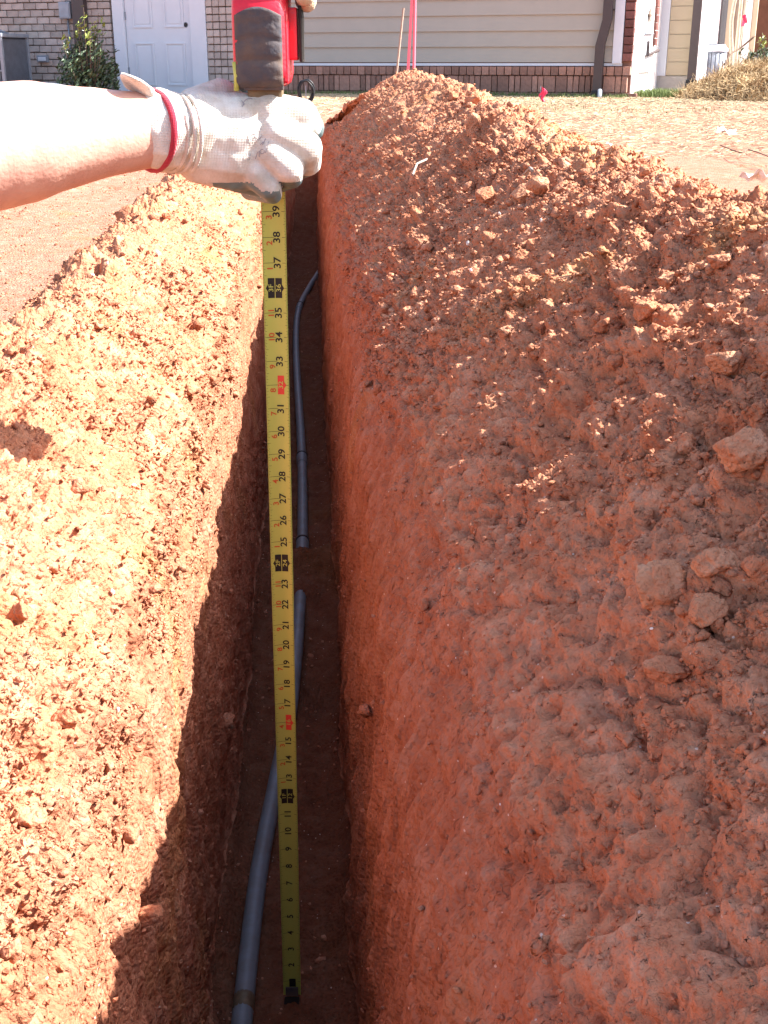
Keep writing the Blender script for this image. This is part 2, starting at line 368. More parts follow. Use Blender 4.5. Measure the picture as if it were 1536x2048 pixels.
# heap of fallen soil that buries the conduit at one spot, and a hollow
wF2 = sstep(8.5, 9.0, T) * (1 - sstep(10.0, 10.5, T))
fl = wF2 * (.030 * np.clip(np.abs(O + .091) / .091, 0, 1) ** 5 * (1 + .8 * fbm(Yg * 9, O * 9, 3, 140)) + .014 * fbm(Yg * 11, O * 11, 3, 141) + (.034 + .35 * k2 + .3 * k3) * np.exp(-((Yg - 2.52) / .15) ** 4) + .05 * np.exp(-((Yg - 5.1) / .25) ** 2) * 0 - .025 * np.exp(-((Yg - 2.0) / .1) ** 2 - ((O + .04) / .04) ** 2))
edge = sstep(0, 1.5, T) * (1 - sstep(19.5, 21, T)) * sstep(-.5, -.3, Yg) * (1 - sstep(9.3, 9.9, Yg))
D = D * (.25 + .75 * edge)
Xd = Xg + Nn[..., 0] * D; Yd = Yg + Nn[..., 1] * D; Zd = Zc + Nn[..., 2] * D + fl + ground_z(Xd, Yd)
Nd = grid_normals(Xd, Yd, Zd)
Zd = Zd - .05 * (sstep(9.55, 9.9, Yg))
def grid_mesh(name, c0, c1, mt, smooth=True):
    X, Y, Z = Xd[:, c0:c1 + 1], Yd[:, c0:c1 + 1], Zd[:, c0:c1 + 1]
    nr, nc = X.shape; me = bpy.data.meshes.new(name)
    co = np.stack([X, Y, Z], -1).reshape(-1, 3).astype(np.float32)
    i = np.arange(nr - 1)[:, None] * nc + np.arange(nc - 1)[None, :]
    q = np.stack([i, i + 1, i + nc + 1, i + nc], -1).reshape(-1, 4)
    me.vertices.add(len(co)); me.vertices.foreach_set('co', co.ravel())
    me.loops.add(q.size); me.loops.foreach_set('vertex_index', q.ravel().astype(np.int32))
    me.polygons.add(len(q)); me.polygons.foreach_set('loop_start', (np.arange(len(q)) * 4).astype(np.int32))
    me.polygons.foreach_set('use_smooth', np.ones(len(q), bool)); me.update(calc_edges=True)
    return link(name, me, mt)
cum = np.concatenate([[0], np.cumsum(SEG)])
tag(grid_mesh('flat_ground', 0, int(cum[3]), M['soil_flat']), kind='structure')
tag(grid_mesh('left_bank', int(cum[3]), int(cum[7]), M['soil']), kind='structure')
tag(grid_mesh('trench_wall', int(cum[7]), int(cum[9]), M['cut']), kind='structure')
tag(grid_mesh('trench_floor', int(cum[9]), int(cum[10]), M['floor_shade']), kind='structure')
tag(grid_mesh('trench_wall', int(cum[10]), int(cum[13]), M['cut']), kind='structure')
tag(grid_mesh('right_bank', int(cum[13]), NC - 1, M['soil']), kind='structure')

# projected positions, used to seat loose clods where the photograph has them
dx_, dy_, dz_ = Xd, Yd, Zd - CAM.z
depth = dy_ * ct_ - dz_ * st_
PXg = 768 + 2370 * dx_ / depth; PYg = 1024 + 2370 * (-(dy_ * st_ + dz_ * ct_)) / depth
def seat(px, py):
    k = (np.abs(PXg - px) < 9) & (np.abs(PYg - py) < 9) & (Yd > .2)
    idx = np.argwhere(k)
    if len(idx) == 0: return None
    i, j = idx[np.argmin(depth[k])]
    return Vector((Xd[i, j], Yd[i, j], Zd[i, j])), Vector(Nd[i, j])

def ground_sheet(name, xs, ys, mt, amp=1, dz=0):
    X, Y = np.meshgrid(xs, ys); Z = ground_z(X, Y) + dz
    Z = Z + amp * (.006 * fbm(X * 9, Y * 9, 3, 210) + .35 * clumps(X / .06, Y / .06, 220, .1, .5) * .06 * sstep(.1, .5, fbm(X * 2, Y * 2, 2, 222)))
    inner_ = (np.abs(Y - 4.7) < 5.4) & (((X > 0) & (X < 1.66)) | ((X < 0) & (X > -1.92)))
    Z = np.where(inner_ & (np.abs(X) > 1.35), Z - .03, Z)
    nr, nc = X.shape
    v = np.stack([X, Y, Z], -1).reshape(-1, 3); i = np.arange(nr - 1)[:, None] * nc + np.arange(nc - 1)[None, :]
    q = np.stack([i, i + 1, i + nc + 1, i + nc], -1).reshape(-1, 4)
    me = bpy.data.meshes.new(name); me.vertices.add(len(v)); me.vertices.foreach_set('co', v.astype(np.float32).ravel())
    me.loops.add(q.size); me.loops.foreach_set('vertex_index', q.ravel().astype(np.int32))
    me.polygons.add(len(q)); me.polygons.foreach_set('loop_start', (np.arange(len(q)) * 4).astype(np.int32))
    me.polygons.foreach_set('use_smooth', np.ones(len(q), bool)); me.update(calc_edges=True)
    return me
def ramp_axis(a, b, n): return np.linspace(a, b, n)
# ground is cut out where the dug area lies, and laps 6 cm under its rim
bmj = []
gl = ground_sheet('ground', ramp_axis(-14, -1.62, 220), ramp_axis(-6, 9.85, 420), None)
parts = [gl,
         ground_sheet('g2', ramp_axis(1.42, 14, 260), ramp_axis(-6, 9.85, 420), None),
         ground_sheet('g3', ramp_axis(-14, 14, 420), ramp_axis(9.5, 26, 260), None),
         ground_sheet('g4', ramp_axis(-1.8, 1.6, 60), ramp_axis(-6, -.42, 60), None)]
bm = bmesh.new()
for p_ in parts: bm.from_mesh(p_)
# far skirt to the horizon
for (x0, x1, y0, y1) in ((-300, 300, 25.9, 400), (-300, -13.9, -300, 25.9), (13.9, 300, -300, 25.9), (-13.9, 13.9, -300, -5.9)):
    bm.faces.new([bm.verts.new((x, y, -.03 + (.05 if y1 == 400 else 0))) for x, y in ((x0, y0), (x1, y0), (x1, y1), (x0, y1))])
# wedge strips beside the slanting dug area
g = bm_obj('ground', bm, M['soil_flat']); tag(g, kind='structure')
for s_, (xa, xb) in enumerate(((-1.75, 0), (0, 1.6))):
    pass
# side wedges follow the trench line so nothing is left open
def wedge(side):
    vs = []; ny = 400
    ys = np.linspace(-.5, 9.9, ny)
    c = centre(ys)
    inner = c + (-1.28 if side < 0 else 1.32)
    outer = np.full(ny, -1.66 if side < 0 else 1.46)
    if side < 0: outer = np.minimum(outer - .45, inner - .6) 
    else: outer = np.maximum(outer + .45, inner + .6)
    nx = 24; X = inner[:, None] + (outer - inner)[:, None] * np.linspace(0, 1, nx)[None, :]; Y = np.repeat(ys[:, None], nx, 1)
    Z = ground_z(X, Y) - .001 + .003 * fbm(X * 9, Y * 9, 3, 210) - .025 * (1 - sstep(0, .16, np.abs(X - inner[:, None]))) - .035 * (1 - sstep(0, .22, np.abs(X - outer[:, None]))) + .12 * clumps(X / .02, Y / .02, 230, .1, .6) * .02
    v = np.stack([X, Y, Z], -1).reshape(-1, 3); f = []
    for i in range(ny - 1):
        for j in range(nx - 1):
            a = i * nx + j; q = (a, a + 1, a + nx + 1, a + nx)
            f.append(q if side > 0 else q[::-1])
    o = pydata('ground_verge', v, f, M['soil_flat'], smooth=True); tag(o, kind='structure')
wedge(-1); wedge(1)

# ------------------------------------------------------------------ loose soil
def ico(sub):
    b = bmesh.new(); bmesh.ops.create_icosphere(b, subdivisions=sub, radius=1)
    v = np.array([x.co[:] for x in b.verts]); f = np.array([[q.index for q in x.verts] for x in b.faces]); b.free(); return v, f
ico1, ico2, ico3 = ico(1), ico(2), ico(3)
def many(name, pos, rad, base, m, seed, squash=.8, jag=.28, parent=None, smooth=True):
    v, f = base; rg = np.random.default_rng(seed); n = len(pos); nv = len(v)
    rot = rg.normal(size=(n, 4)); rot /= np.linalg.norm(rot, axis=1, keepdims=True); a, b, c, d = rot.T
    Rm = np.stack([np.stack([1 - 2 * (c * c + d * d), 2 * (b * c - a * d), 2 * (b * d + a * c)], -1),
                   np.stack([2 * (b * c + a * d), 1 - 2 * (b * b + d * d), 2 * (c * d - a * b)], -1),
                   np.stack([2 * (b * d - a * c), 2 * (c * d + a * b), 1 - 2 * (b * b + c * c)], -1)], 1)
    s = 1 + jag * (rg.random((n, nv)) - .5) * 2
    ax = .7 + .6 * rg.random((n, 1, 3))
    V = v[None] * s[..., None] * ax * rad[:, None, None]
    V = np.einsum('nij,nvj->nvi', Rm, V); V[..., 2] *= squash; V += pos[:, None, :]
    F = f[None] + (np.arange(n) * nv)[:, None, None]
    V = V.reshape(-1, 3); F = F.reshape(-1, 3); me = bpy.data.meshes.new(name)
    me.vertices.add(len(V)); me.vertices.foreach_set('co', V.astype(np.float32).ravel())
    me.loops.add(F.size); me.loops.foreach_set('vertex_index', F.ravel().astype(np.int32))
    me.polygons.add(len(F)); me.polygons.foreach_set('loop_start', (np.arange(len(F)) * 3).astype(np.int32))
    me.polygons.foreach_set('use_smooth', np.full(len(F), smooth)); me.update(calc_edges=True)
    return link(name, me, m, parent)
# density per zone and distance
area = np.gradient(Yg, axis=0) * np.gradient(arc)[None, :]
wgt = area * (wL_berm * 1.2 * patch ** 2 + wL_flat * .10 + wL_wall * .02 + wFloor * .03 + wR_wall * .01 + wR_slope * np.clip(rough_r, .2, 1) ** 2 * 1.3 + wR_back * .5)
seen = (PXg > -150) & (PXg < 1700) & (PYg > -60) & (PYg < 2250) & (Yd > .15)
wgt = wgt * np.where(seen, 1, .02) / np.maximum(Yg, .6) ** 1.5
pf = (wgt / wgt.sum()).ravel()
octa = (np.array([(1, 0, 0), (-1, 0, 0), (0, 1, 0), (0, -1, 0), (0, 0, 1), (0, 0, -1)], float), np.array([(0, 2, 4), (2, 1, 4), (1, 3, 4), (3, 0, 4), (2, 0, 5), (1, 2, 5), (3, 1, 5), (0, 3, 5)]))
def scatter(n, rmin, rmax, seed, base, name, label, jag=.28, power=2.2, pw=None):
    rg = np.random.default_rng(seed); k = rg.choice(len(pf), n, p=pf if pw is None else pw)
    pos = np.stack([Xd.ravel()[k], Yd.ravel()[k], Zd.ravel()[k]], -1) + rg.normal(scale=.002, size=(n, 3)) * [1, 1, .3]
    rad = rmin + (rmax - rmin) * rg.random(n) ** power
    rad = rad * np.clip(pos[:, 1], .75, 2.2) ** .5
    nn = Nd.reshape(-1, 3)[k]; pos = pos + nn * (rad * .25)[:, None]
    o = many(name, pos, rad, base, M['clod'], seed, jag=jag, smooth=base is not octa)
    tag(o, label, 'soil', kind='stuff'); return o
scatter(95000, .0012, .0032, 300, octa, 'soil_grains', 'fine angular grains of red clay covering both trench banks', .3, 1.6)
scatter(9000, .0018, .0046, 301, ico1, 'loose_crumbs', 'small loose crumbs of red clay strewn over both trench banks', .5)
scatter(900, .004, .009, 302, ico2, 'clay_lumps', 'knobbly lumps of red clay lying among crumbs on the trench banks', .5, 2.6)

def clod_mesh(seed, flat=1.0, rough=1.0, size=.03):
    v, f = ico(4); rg = np.random.default_rng(seed)
    pl = rg.normal(size=(9, 3)); pl /= np.linalg.norm(pl, axis=1, keepdims=True); d = .45 + .38 * rg.random(9)
    s = np.ones(len(v))
    for n_, dd in zip(pl, d):
        k = v @ n_; s = np.where(k > 1e-3, np.minimum(s, np.maximum(dd / np.maximum(k, 1e-3), .3)), s)
    v = v * s[:, None]
    q = fbm(v[:, 0] * 3 + seed, v[:, 1] * 3 + v[:, 2] * 2.3, 4, seed) * .16 * rough + fbm(v[:, 0] * 9 + seed, v[:, 1] * 9 + v[:, 2] * 7, 3, seed + 5) * .12 * rough
    v = v * (1 + q)[:, None]; v[:, 2] *= flat; v = v * size
    me = bpy.data.meshes.new('clay_clod'); me.from_pydata(v.tolist(), [], f.tolist()); me.update()
    me.polygons.foreach_set('use_smooth', [True] * len(me.polygons)); return me
CL = [ # px, py, radius px (x), squash, label
 (1325, 1165, 52, .95, 'large split red clod with flat pale face, left of the pair at right middle'),
 (1395, 1222, 42, .7, 'rounded flat-faced red clod just right of and below the big split clod'),
 (1440, 1130, 40, .8, 'crumbly sunlit clay clod just above the flat-faced pair at right'),
 (1480, 905, 50, .7, 'pale sunlit blocky clay clod near the right edge, mid height'),
 (1520, 1140, 34, .8, 'dark clay clod at the right edge beside the crumbly sunlit clod'),
 (1455, 735, 40, .6, 'pinkish clay slab with sunlit top, upper right near the frame edge'),
 (1370, 885, 24, .8, 'dull red egg-shaped clod in shade left of the pale blocky clod'),
 (1500, 830, 22, .8, 'small clay clod above the pale blocky clod by the right edge'),
 (1515, 770, 26, .7, 'blocky clay clod at the right edge below the pinkish slab'),
 (1330, 1340, 44, .55, 'broad smooth red hump of clay in the shaded slope below the flat-faced pair'),
 (1080, 372, 26, .7, 'dark angular clay slab high on the right bank, nearest the tilted flat one'),
 (1045, 385, 26, .55, 'tilted flat reddish clay slab high on the right bank'),
 (975, 400, 26, .7, 'rounded rusty clod high on the right bank, left of the flat slab'),
 (940, 245, 16, 1.3, 'upright pale clay shard near the far crest of the right bank'),
 (905, 190, 12, .9, 'small clod standing on the far crest, left of the two'),
 (948, 195, 14, .9, 'brown clod on the far crest, right of the two'),
 (1290, 620, 26, .8, 'rusty clod on the right bank just above a dark hollow'),
 (1330, 560, 24, .8, 'clay clod at right centre of the upper right bank in shade'),
 (1440, 520, 26, .7, 'wide shaded clay clod high on the bank by the right edge'),
 (1230, 720, 20, .8, 'clay clod on the right bank directly above the striped slope'),
 (1200, 650, 20, .8, 'knobbly clod on the middle of the right bank'),
 (340, 428, 9, 1.0, 'small dark red ball of clay on the left bank ridge below the forearm'),
 (290, 1835, 30, .6, 'ledge-like clod in shade on the left lip near the bottom'),
 (60, 1640, 30, .8, 'crumbly sunlit clod at the lower left edge'),
 (130, 1440, 26, .8, 'reddish clod on the left bank above the lower left corner'),
 (40, 1230, 26, .8, 'clod at the left edge on the sunlit left bank'),
 (615, 215, 11, 1.5, 'tall sunlit orange clod at the far trench lip beside the glove'),
]
for n_, (px, py, rp, fl_, lab) in enumerate(CL):
    s_ = seat(px, py)
    if s_ is None: continue
    p_, nn = s_; r_ = rp * (p_ - CAM).length / 2370
    o = link('clay_clod', clod_mesh(400 + n_, fl_, 1, r_ * 1.1), M['dry' if n_ in (0, 1, 2, 3, 5, 8, 10, 11, 13, 23) else 'soil'], loc=p_ + nn * r_ * .28, rot=(random.uniform(-.5, .5), random.uniform(-.5, .5), random.uniform(0, 6)))  # listed clods take the pale tone with sun painted in
    tag(o, lab, 'clod', 'clay clods lying on the trench banks')
# white chips and twigs on the soil
WC = [(272, 962, 9), (230, 1190, 10), (318, 500, 10), (185, 545, 7), (213, 530, 6), (1300, 1255, 7), (1377, 757, 8), (930, 480, 8), (935, 536, 8), (235, 1415, 8), (1000, 1610, 4), (905, 1320, 4), (1085, 435, 7), (990, 425, 8)]
bm = bmesh.new()
for k, (px, py, s) in enumerate(WC):
    q = seat(px, py)
    if q is None: continue
    p_, nn = q; r_ = .7 * s * (p_ - CAM).length / 2370
    rr = bmesh.ops.create_icosphere(bm, subdivisions=1, radius=1)
    bmesh.ops.transform(bm, matrix=Matrix.Translation(p_ + nn * .002) @ Euler((k, k * 2, k * 3)).to_matrix().to_4x4() @ Matrix.Diagonal((r_, r_ * .6, r_ * .35, 1)), verts=rr['verts'])
tag(bm_obj('stone_chips', bm, M['paper']), 'small white stone chips sprinkled over the red soil', 'chips', kind='stuff')
for k, (a, b, lab) in enumerate((((828, 350), (850, 320), 'short pale twig lying high on the right bank'), ((1045, 352), (1062, 345), 'pale splinter lying beside the flat clay slab'))):
    qa, qb = seat(*a), seat(*b)
    if qa and qb:
        tag(bm_obj('twig', tube_bm([qa[0] + qa[1] * .008, (qa[0] + qb[0]) / 2 + qa[1] * .02, qb[0] + qb[1] * .01], .003, 6), M['stick']), lab, 'twig')

# ------------------------------------------------------------------ conduit along the trench floor
cp = [(478, 2130, .016), (487, 2010, .016), (517, 1750, .016), (553, 1560, .018), (583, 1400, .02), (600, 1200, .014), (605, 1080, .022), (603, 900, .018), (592, 700, .018), (597, 620, .02), (618, 575, .022), (632, 553, .02)]
pts = [PG(a, b, -.68 + c) for a, b, c in cp]
pts.append(Vector((float(centre(7.0)) + .03, 7.0, -.65)))
sp = spline(pts, 10)
con = empty('conduit', sp[0]); tag(con, 'grey plastic conduit snaking along the dark trench floor', 'conduit')
def child(o, par): o.parent = par; o.matrix_parent_inverse = Matrix.Translation(-par.location); return o
child(bm_obj('pipe', tube_bm(sp, .0134, 16), M['pvc'], smooth=True), con)
qb_ = PG(484, 2010, -.66); ib = min(range(1, len(sp) - 1), key=lambda k: (sp[k] - qb_).length); tb_ = (sp[ib + 1] - sp[ib - 1]).normalized()
child(bm_obj('dirt_band', tube_bm([sp[ib] - tb_ * .012, sp[ib] - tb_ * .004, sp[ib] + tb_ * .006, sp[ib] + tb_ * .013], [.0135, .0142, .0140, .0135], 14), M['mouth'], smooth=True), con)
def collar(px, py, half, r):
    q = PG(px, py, -.68 + .02); i = min(range(len(sp)), key=lambda k: (sp[k] - q).length)
    i = max(1, min(len(sp) - 2, i)); t = (sp[i + 1] - sp[i - 1]).normalized()
    child(bm_obj('coupling', tube_bm([sp[i] - t * half, sp[i] - t * half * .9, sp[i] + t * half * .9, sp[i] + t * half], [r * .92, r, r, r * .92], 16), M['pvc'], smooth=True), con)
    child(bm_obj('joint_ring', tube_bm([sp[i] + t * half, sp[i] + t * (half + .006)], r * 1.06, 16), M['black']), con)
collar(605, 1100, .04, .0158); collar(603, 910, .04, .0158); collar(604, 615, .06, .0155); 

# ------------------------------------------------------------------ town houses
HZ = .03
ROT = -20
hc_, hs_ = math.cos(R(ROT)), math.sin(R(ROT))
C0 = Vector((2.94, 15.0, HZ))
def brick_meshes(name, sx, sy, sz, m, n=5):
    out = []
    for k in range(n):
        b = box_bm((0, 0, 0), (sx, sy, sz), .006)
        for v in b.verts: v.co += Vector((random.uniform(-1, 1) * .003, random.uniform(-1, 1) * .003, random.uniform(-1, 1) * .003))
        me = bpy.data.meshes.new(name); b.to_mesh(me); b.free(); me.materials.append(m); out.append(me)
    return out
def put(name, me, par, loc, rz=0):
    o = bpy.data.objects.new(name, me); col.objects.link(o); o.parent = par; o.location = loc; o.rotation_euler = (0, 0, rz); return o
def lbox(name, par, x0, x1, y0, y1, z0, z1, m, bevel=0):
    return bm_obj(name, box_bm(((x0 + x1) / 2, (y0 + y1) / 2, (z0 + z1) / 2), (x1 - x0, y1 - y0, z1 - z0), bevel), m, par)
WH = 2.75
# --- right-hand house: tan siding over a red brick plinth; local x runs right, -y towards the camera
hA = empty('siding_house', C0, (0, 0, R(ROT)))
tag(hA, 'tan lap-siding house wall on a red brick plinth, behind the right bank', 'house')
lbox('wall', hA, -4.8, -.012, .02, 2.2, -.3, WH, M['red_mortar'])
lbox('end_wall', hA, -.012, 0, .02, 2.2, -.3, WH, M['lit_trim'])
# plinth: bottom stretcher course, soldier course, rowlock course
sz_ = .44
me_long = brick_meshes('brick', .60, .09, .075, M['red_brick'], 3)
me_sold = brick_meshes('soldier_brick', .062, .09, .185, M['red_brick'])
me_soldw = brick_meshes('soldier_brick', .135, .09, .185, M['red_brick'])
me_row = brick_meshes('rowlock_brick', .085, .10, .095, M['red_brick'])
x = -4.8; zb = .0
while x < -.3: put('brick', random.choice(me_long), hA, (x + .3, -.022, .03)); put('brick', random.choice(me_long), hA, (x + .12, -.02, -.055)); x += .612
x = -4.8
while x < -.05:
    if random.random() < .4 and x < -.2: put('soldier_brick', random.choice(me_soldw), hA, (x + .07, -.02 + random.uniform(-.003, .003), .168)); x += .145
    else: put('soldier_brick', random.choice(me_sold), hA, (x + .034, -.02 + random.uniform(-.003, .003), .168)); x += .072
x = -4.8
while x < -.05:
    put('rowlock_brick', random.choice(me_row), hA, (x + .045, -.026, .318)); x += .096
# corner bricks above plinth
me_half = brick_meshes('brick', .11, .09, .083, M['dark_brick'], 4)
for k in range(24): put('brick', random.choice(me_half), hA, (-.058 + .004 * (k % 2), -.0, .47 + k * .0925))
# siding boards
zz = .415
lbox('base_trim', hA, -4.79, -.12, -.03, .02, .375, .405, M['white_paint'])
bw = .178
sb = bmesh.new(); L_ = 4.55
vs = [(-L_ / 2, -.034, 0), (L_ / 2, -.034, 0), (L_ / 2, -.012, bw + .01), (-L_ / 2, -.012, bw + .01), (-L_ / 2, .015, 0), (L_ / 2, .015, 0), (L_ / 2, .015, bw + .01), (-L_ / 2, .015, bw + .01)]
V_ = [sb.verts.new(q) for q in vs]
for q in ((0, 1, 2, 3), (4, 7, 6, 5), (0, 4, 5, 1), (3, 2, 6, 7), (0, 3, 7, 4), (1, 5, 6, 2)): sb.faces.new([V_[i] for i in q])
mes = bpy.data.meshes.new('siding_board'); sb.to_mesh(mes); sb.free(); mes.materials.append(M['siding'])
k = 0
while zz < WH - .1: put('siding_board', mes, hA, (-4.79 + L_ / 2, 0, zz)); zz += bw
lbox('corner_trim', hA, -.235, -.122, -.05, .0, .40, WH, M['white_paint'], .004)
# downspout with an offset elbow near the bottom
ds = bmesh.new()
for (x0, z0, x1, z1, y0) in ((-.30, WH, -.31, .88, -.10), (-.31, .88, -.375, .60, -.10), (-.375, .60, -.38, .08, -.10)):
    a = Vector((x0, y0, z0)); b = Vector((x1, y0 - .0, z1)); w2, d2 = .052, .04
    vv = [ds.verts.new(p_ + Vector((sx * w2, sy * d2, 0))) for p_ in (a, b) for sx, sy in ((-1, -1), (1, -1), (1, 1), (-1, 1))]
    for q in ((0, 1, 5, 4), (1, 2, 6, 5), (2, 3, 7, 6), (3, 0, 4, 7), (3, 2, 1, 0), (4, 5, 6, 7)): ds.faces.new([vv[i] for i in q])
dsr = empty('downspout', C0, (0, 0, R(ROT)))
tag(dsr, 'dark brown square downspout at the corner of the tan-sided house', 'downspout')
bm_obj('pipe', ds, M['bronze'], dsr)
lbox('boot', dsr, -.44, -.315, -.16, -.045, -.04, .10, M['black'], .01)
lbox('bracket', dsr, -.37, -.24, -.06, -.035, .98, 1.0, M['bronze'])
o = bm_obj('splash_pipe', tube_bm([(-.33, -.2, .10), (-.31, -.32, .02), (-.28, -.45, -.05)], [.028, .03, .032], 12), M['galv'], dsr, smooth=True)
# fittings on the sunlit end wall
lbox('door', hA, .0, .03, .35, 1.25, .30, 2.3, M['white_paint'], .004)
lbox('door_frame', hA, .0, .022, .25, .345, .25, 2.4, M['lit_trim'])
lbox('door_frame', hA, .0, .022, 1.255, 1.35, .25, 2.4, M['lit_trim'])
me_e = brick_meshes('brick', .05, .17, .083, M['dark_brick'], 4)
for k in range(19): put('brick', random.choice(me_e), hA, (-.0 + .012, 1.62, .66 + k * .0925))
ws = bmesh.new()
for k in range(5):
    a = k * 2 * math.pi / 5
    tube_bm([(.05, .8, .95), (.05, .8 + .09 * math.sin(a), .95 + .09 * math.cos(a))], [.03, .006], 5, ws)
tag(link('wall_star', (lambda m_: (ws.to_mesh(m_), ws.free(), m_)[2])(bpy.data.meshes.new('wall_star')), M['stick'], None, loc=C0, rot=(0, 0, R(ROT))), 'small star-shaped ornament on the sunlit white end wall', 'ornament')
tag(bm_obj('wall_bracket', tube_bm([(.06, .75, .66), (.06, .75, .50), (.06, 1.7, .56)], .02, 6), M['bronze'], None, loc=C0, rot=(0, 0, R(ROT))), 'L-shaped dark metal rail on the sunlit white end wall', 'rail')
tag(bm_obj('door_latch', tube_bm([(.05, .5, .74), (.05, 1.2, .75)], .010, 6), M['galv'], None, loc=C0, rot=(0, 0, R(ROT))), 'thin grey bar on the white end wall, above the L-shaped rail', 'bar')
# roof of the right-hand house
rf = bmesh.new()
for q in (((-5.1, -.35, WH), (.3, -.35, WH), (.3, 3.2, WH + 1.6), (-5.1, 3.2, WH + 1.6)), ((-5.1, -.35, WH + .06), (-5.1, 3.2, WH + 1.66), (.3, 3.2, WH + 1.66), (.3, -.35, WH + .06))):
    rf.faces.new([rf.verts.new(a) for a in q])
bm_obj('roof', rf, M['roof'], hA)

# --- left-hand brick house with the white door
CB = C0 + Vector((-4.8 * hc_, -4.8 * hs_, 0))
hB = empty('brick_house', CB, (0, 0, R(ROT)))
tag(hB, 'pale tumbled-brick house wall with a white panelled door, at left', 'house')
dx0, dx1 = -2.22, -.81     # outer frame edges (local)
lbox('wall', hB, -6.5, dx0, .012, .3, -.3, WH, M['mortar'])
lbox('wall', hB, dx1, -.002, .012, .3, -.3, WH, M['mortar'])
lbox('wall', hB, dx0, dx1, .012, .3, 2.15, WH, M['mortar'])
me_p = brick_meshes('brick', .185, .07, .078, M['pale_brick'], 6); me_ph = brick_meshes('brick', .088, .07, .078, M['pale_brick'], 4)
upper = bmesh.new(); nb = 0
for r_ in range(30):
    z_ = .0 + r_ * .0915
    for (xa, xb) in ((-4.9, dx0), (dx1, 0)):
        x = xa + (0.0 if r_ % 2 else -.1)
        if xa > -2: x = xa + .002
        ii = 0
        while x < xb - .05:
            wd = .196
            half = (xa > -2 and ((ii + r_) % 2 == 0 or True)) or x < xa - .05 or x + .185 > xb + .004
            if half:
                if x < xa: x += .1
                wd = .099
            if x + wd > xb + .03: break
            if z_ < 1.34 and nb < 296:
                put('brick', random.choice(me_ph if half else me_p), hB, (x + wd / 2, -.012 + random.uniform(-.006, .004), z_ + .04), random.uniform(-.01, .01)); nb += 1
            else:
                box_bm((x + wd / 2, -.012, z_ + .04), (wd - .011, .07, .078), 0, None, upper)
            x += wd; ii += 1
tag(bm_obj('upper_brickwork', upper, M['pale_brick'], hB), kind='stuff')
# door
lbox('door_frame', hB, dx0, dx0 + .17, -.05, .06, -.02, 2.2, M['white_paint'], .004)
lbox('door_frame', hB, dx1 - .235, dx1, -.05, .06, -.02, 2.2, M['white_paint'], .004)
lbox('door_frame', hB, dx0 + .17, dx1 - .235, -.05, .06, 2.07, 2.2, M['white_paint'], .004)
d0, d1 = dx0 + .178, dx1 - .243
dr = lbox('door', hB, d0, d1, -.01, .035, .005, 2.06, M['white_paint'])
pw_ = (d1 - d0)
for ci in range(2):
    for (za, zb_) in ((.12, .66), (.85, 1.55), (1.68, 1.93)):
        xa = d0 + .12 * 1 + ci * (pw_ / 2 - .02); xb = xa + pw_ / 2 - .20
        fr = bmesh.new()
        for (p0, p1, q0, q1) in ((xa, xb, za, za + .018), (xa, xb, zb_ - .018, zb_), (xa, xa + .018, za + .018, zb_ - .018), (xb - .018, xb, za + .018, zb_ - .018)):
            box_bm(((p0 + p1) / 2, -.016, (q0 + q1) / 2), (p1 - p0, .014, q1 - q0), 0, None, fr)
        pn = bm_obj('panel_moulding', fr, M['white_paint'], dr)
        lbox('panel', dr, xa + .045, xb - .045, -.0165, -.009, za + .045, zb_ - .045, M['white_paint'], .003)
kn = bm_obj('lock_hole', tube_bm([(d1 - .075, -.004, .88), (d1 - .075, -.0145, .88)], .027, 16), M['black'], dr)
bm_obj('lock_ring', tube_bm([(d1 - .075, -.003, .88), (d1 - .075, -.0125, .88)], .036, 16), M['galv'], dr)
for z_ in (.95, 1.75, .25): lbox('hinge', dr, d0 - .006, d0 + .012, -.02, -.004, z_, z_ + .1, M['galv'])
lbox('threshold', hB, dx0, dx1, -.12, .0, -.06, -.002, M['concrete'])
# window at far left
wx0 = -5.3; wx1 = -4.14 - .0
wn_ = lbox('window', hB, -5.3, -4.06, -.065, -.035, .93, 2.3, M['white_paint'], .004)
lbox('pane', wn_, -5.2, -4.16, -.069, -.0655, 1.02, 2.2, M['glass'])
rf = bmesh.new()
for q in (((-6.8, -.35, WH), (.02, -.35, WH), (.02, 3.2, WH + 1.6), (-6.8, 3.2, WH + 1.6)), ((-6.8, -.35, WH + .06), (-6.8, 3.2, WH + 1.66), (.02, 3.2, WH + 1.66), (.02, -.35, WH + .06))):
    rf.faces.new([rf.verts.new(a) for a in q])
bm_obj('roof', rf, M['roof'], hB)
def at_wall(px, py, off=0.0):
    """point on the facade plane (off metres in front of it) seen at a pixel, in facade coordinates measured from CB"""
    n_ = Vector((hs_, -hc_, 0)); d = ray(px, py); p0 = C0 + n_ * off
    t = (p0 - CAM).dot(n_) / d.dot(n_); return CAM + d * t
def toB(p): q = p - CB; return Vector((q.x * hc_ + q.y * hs_, -q.x * hs_ + q.y * hc_, q.z))
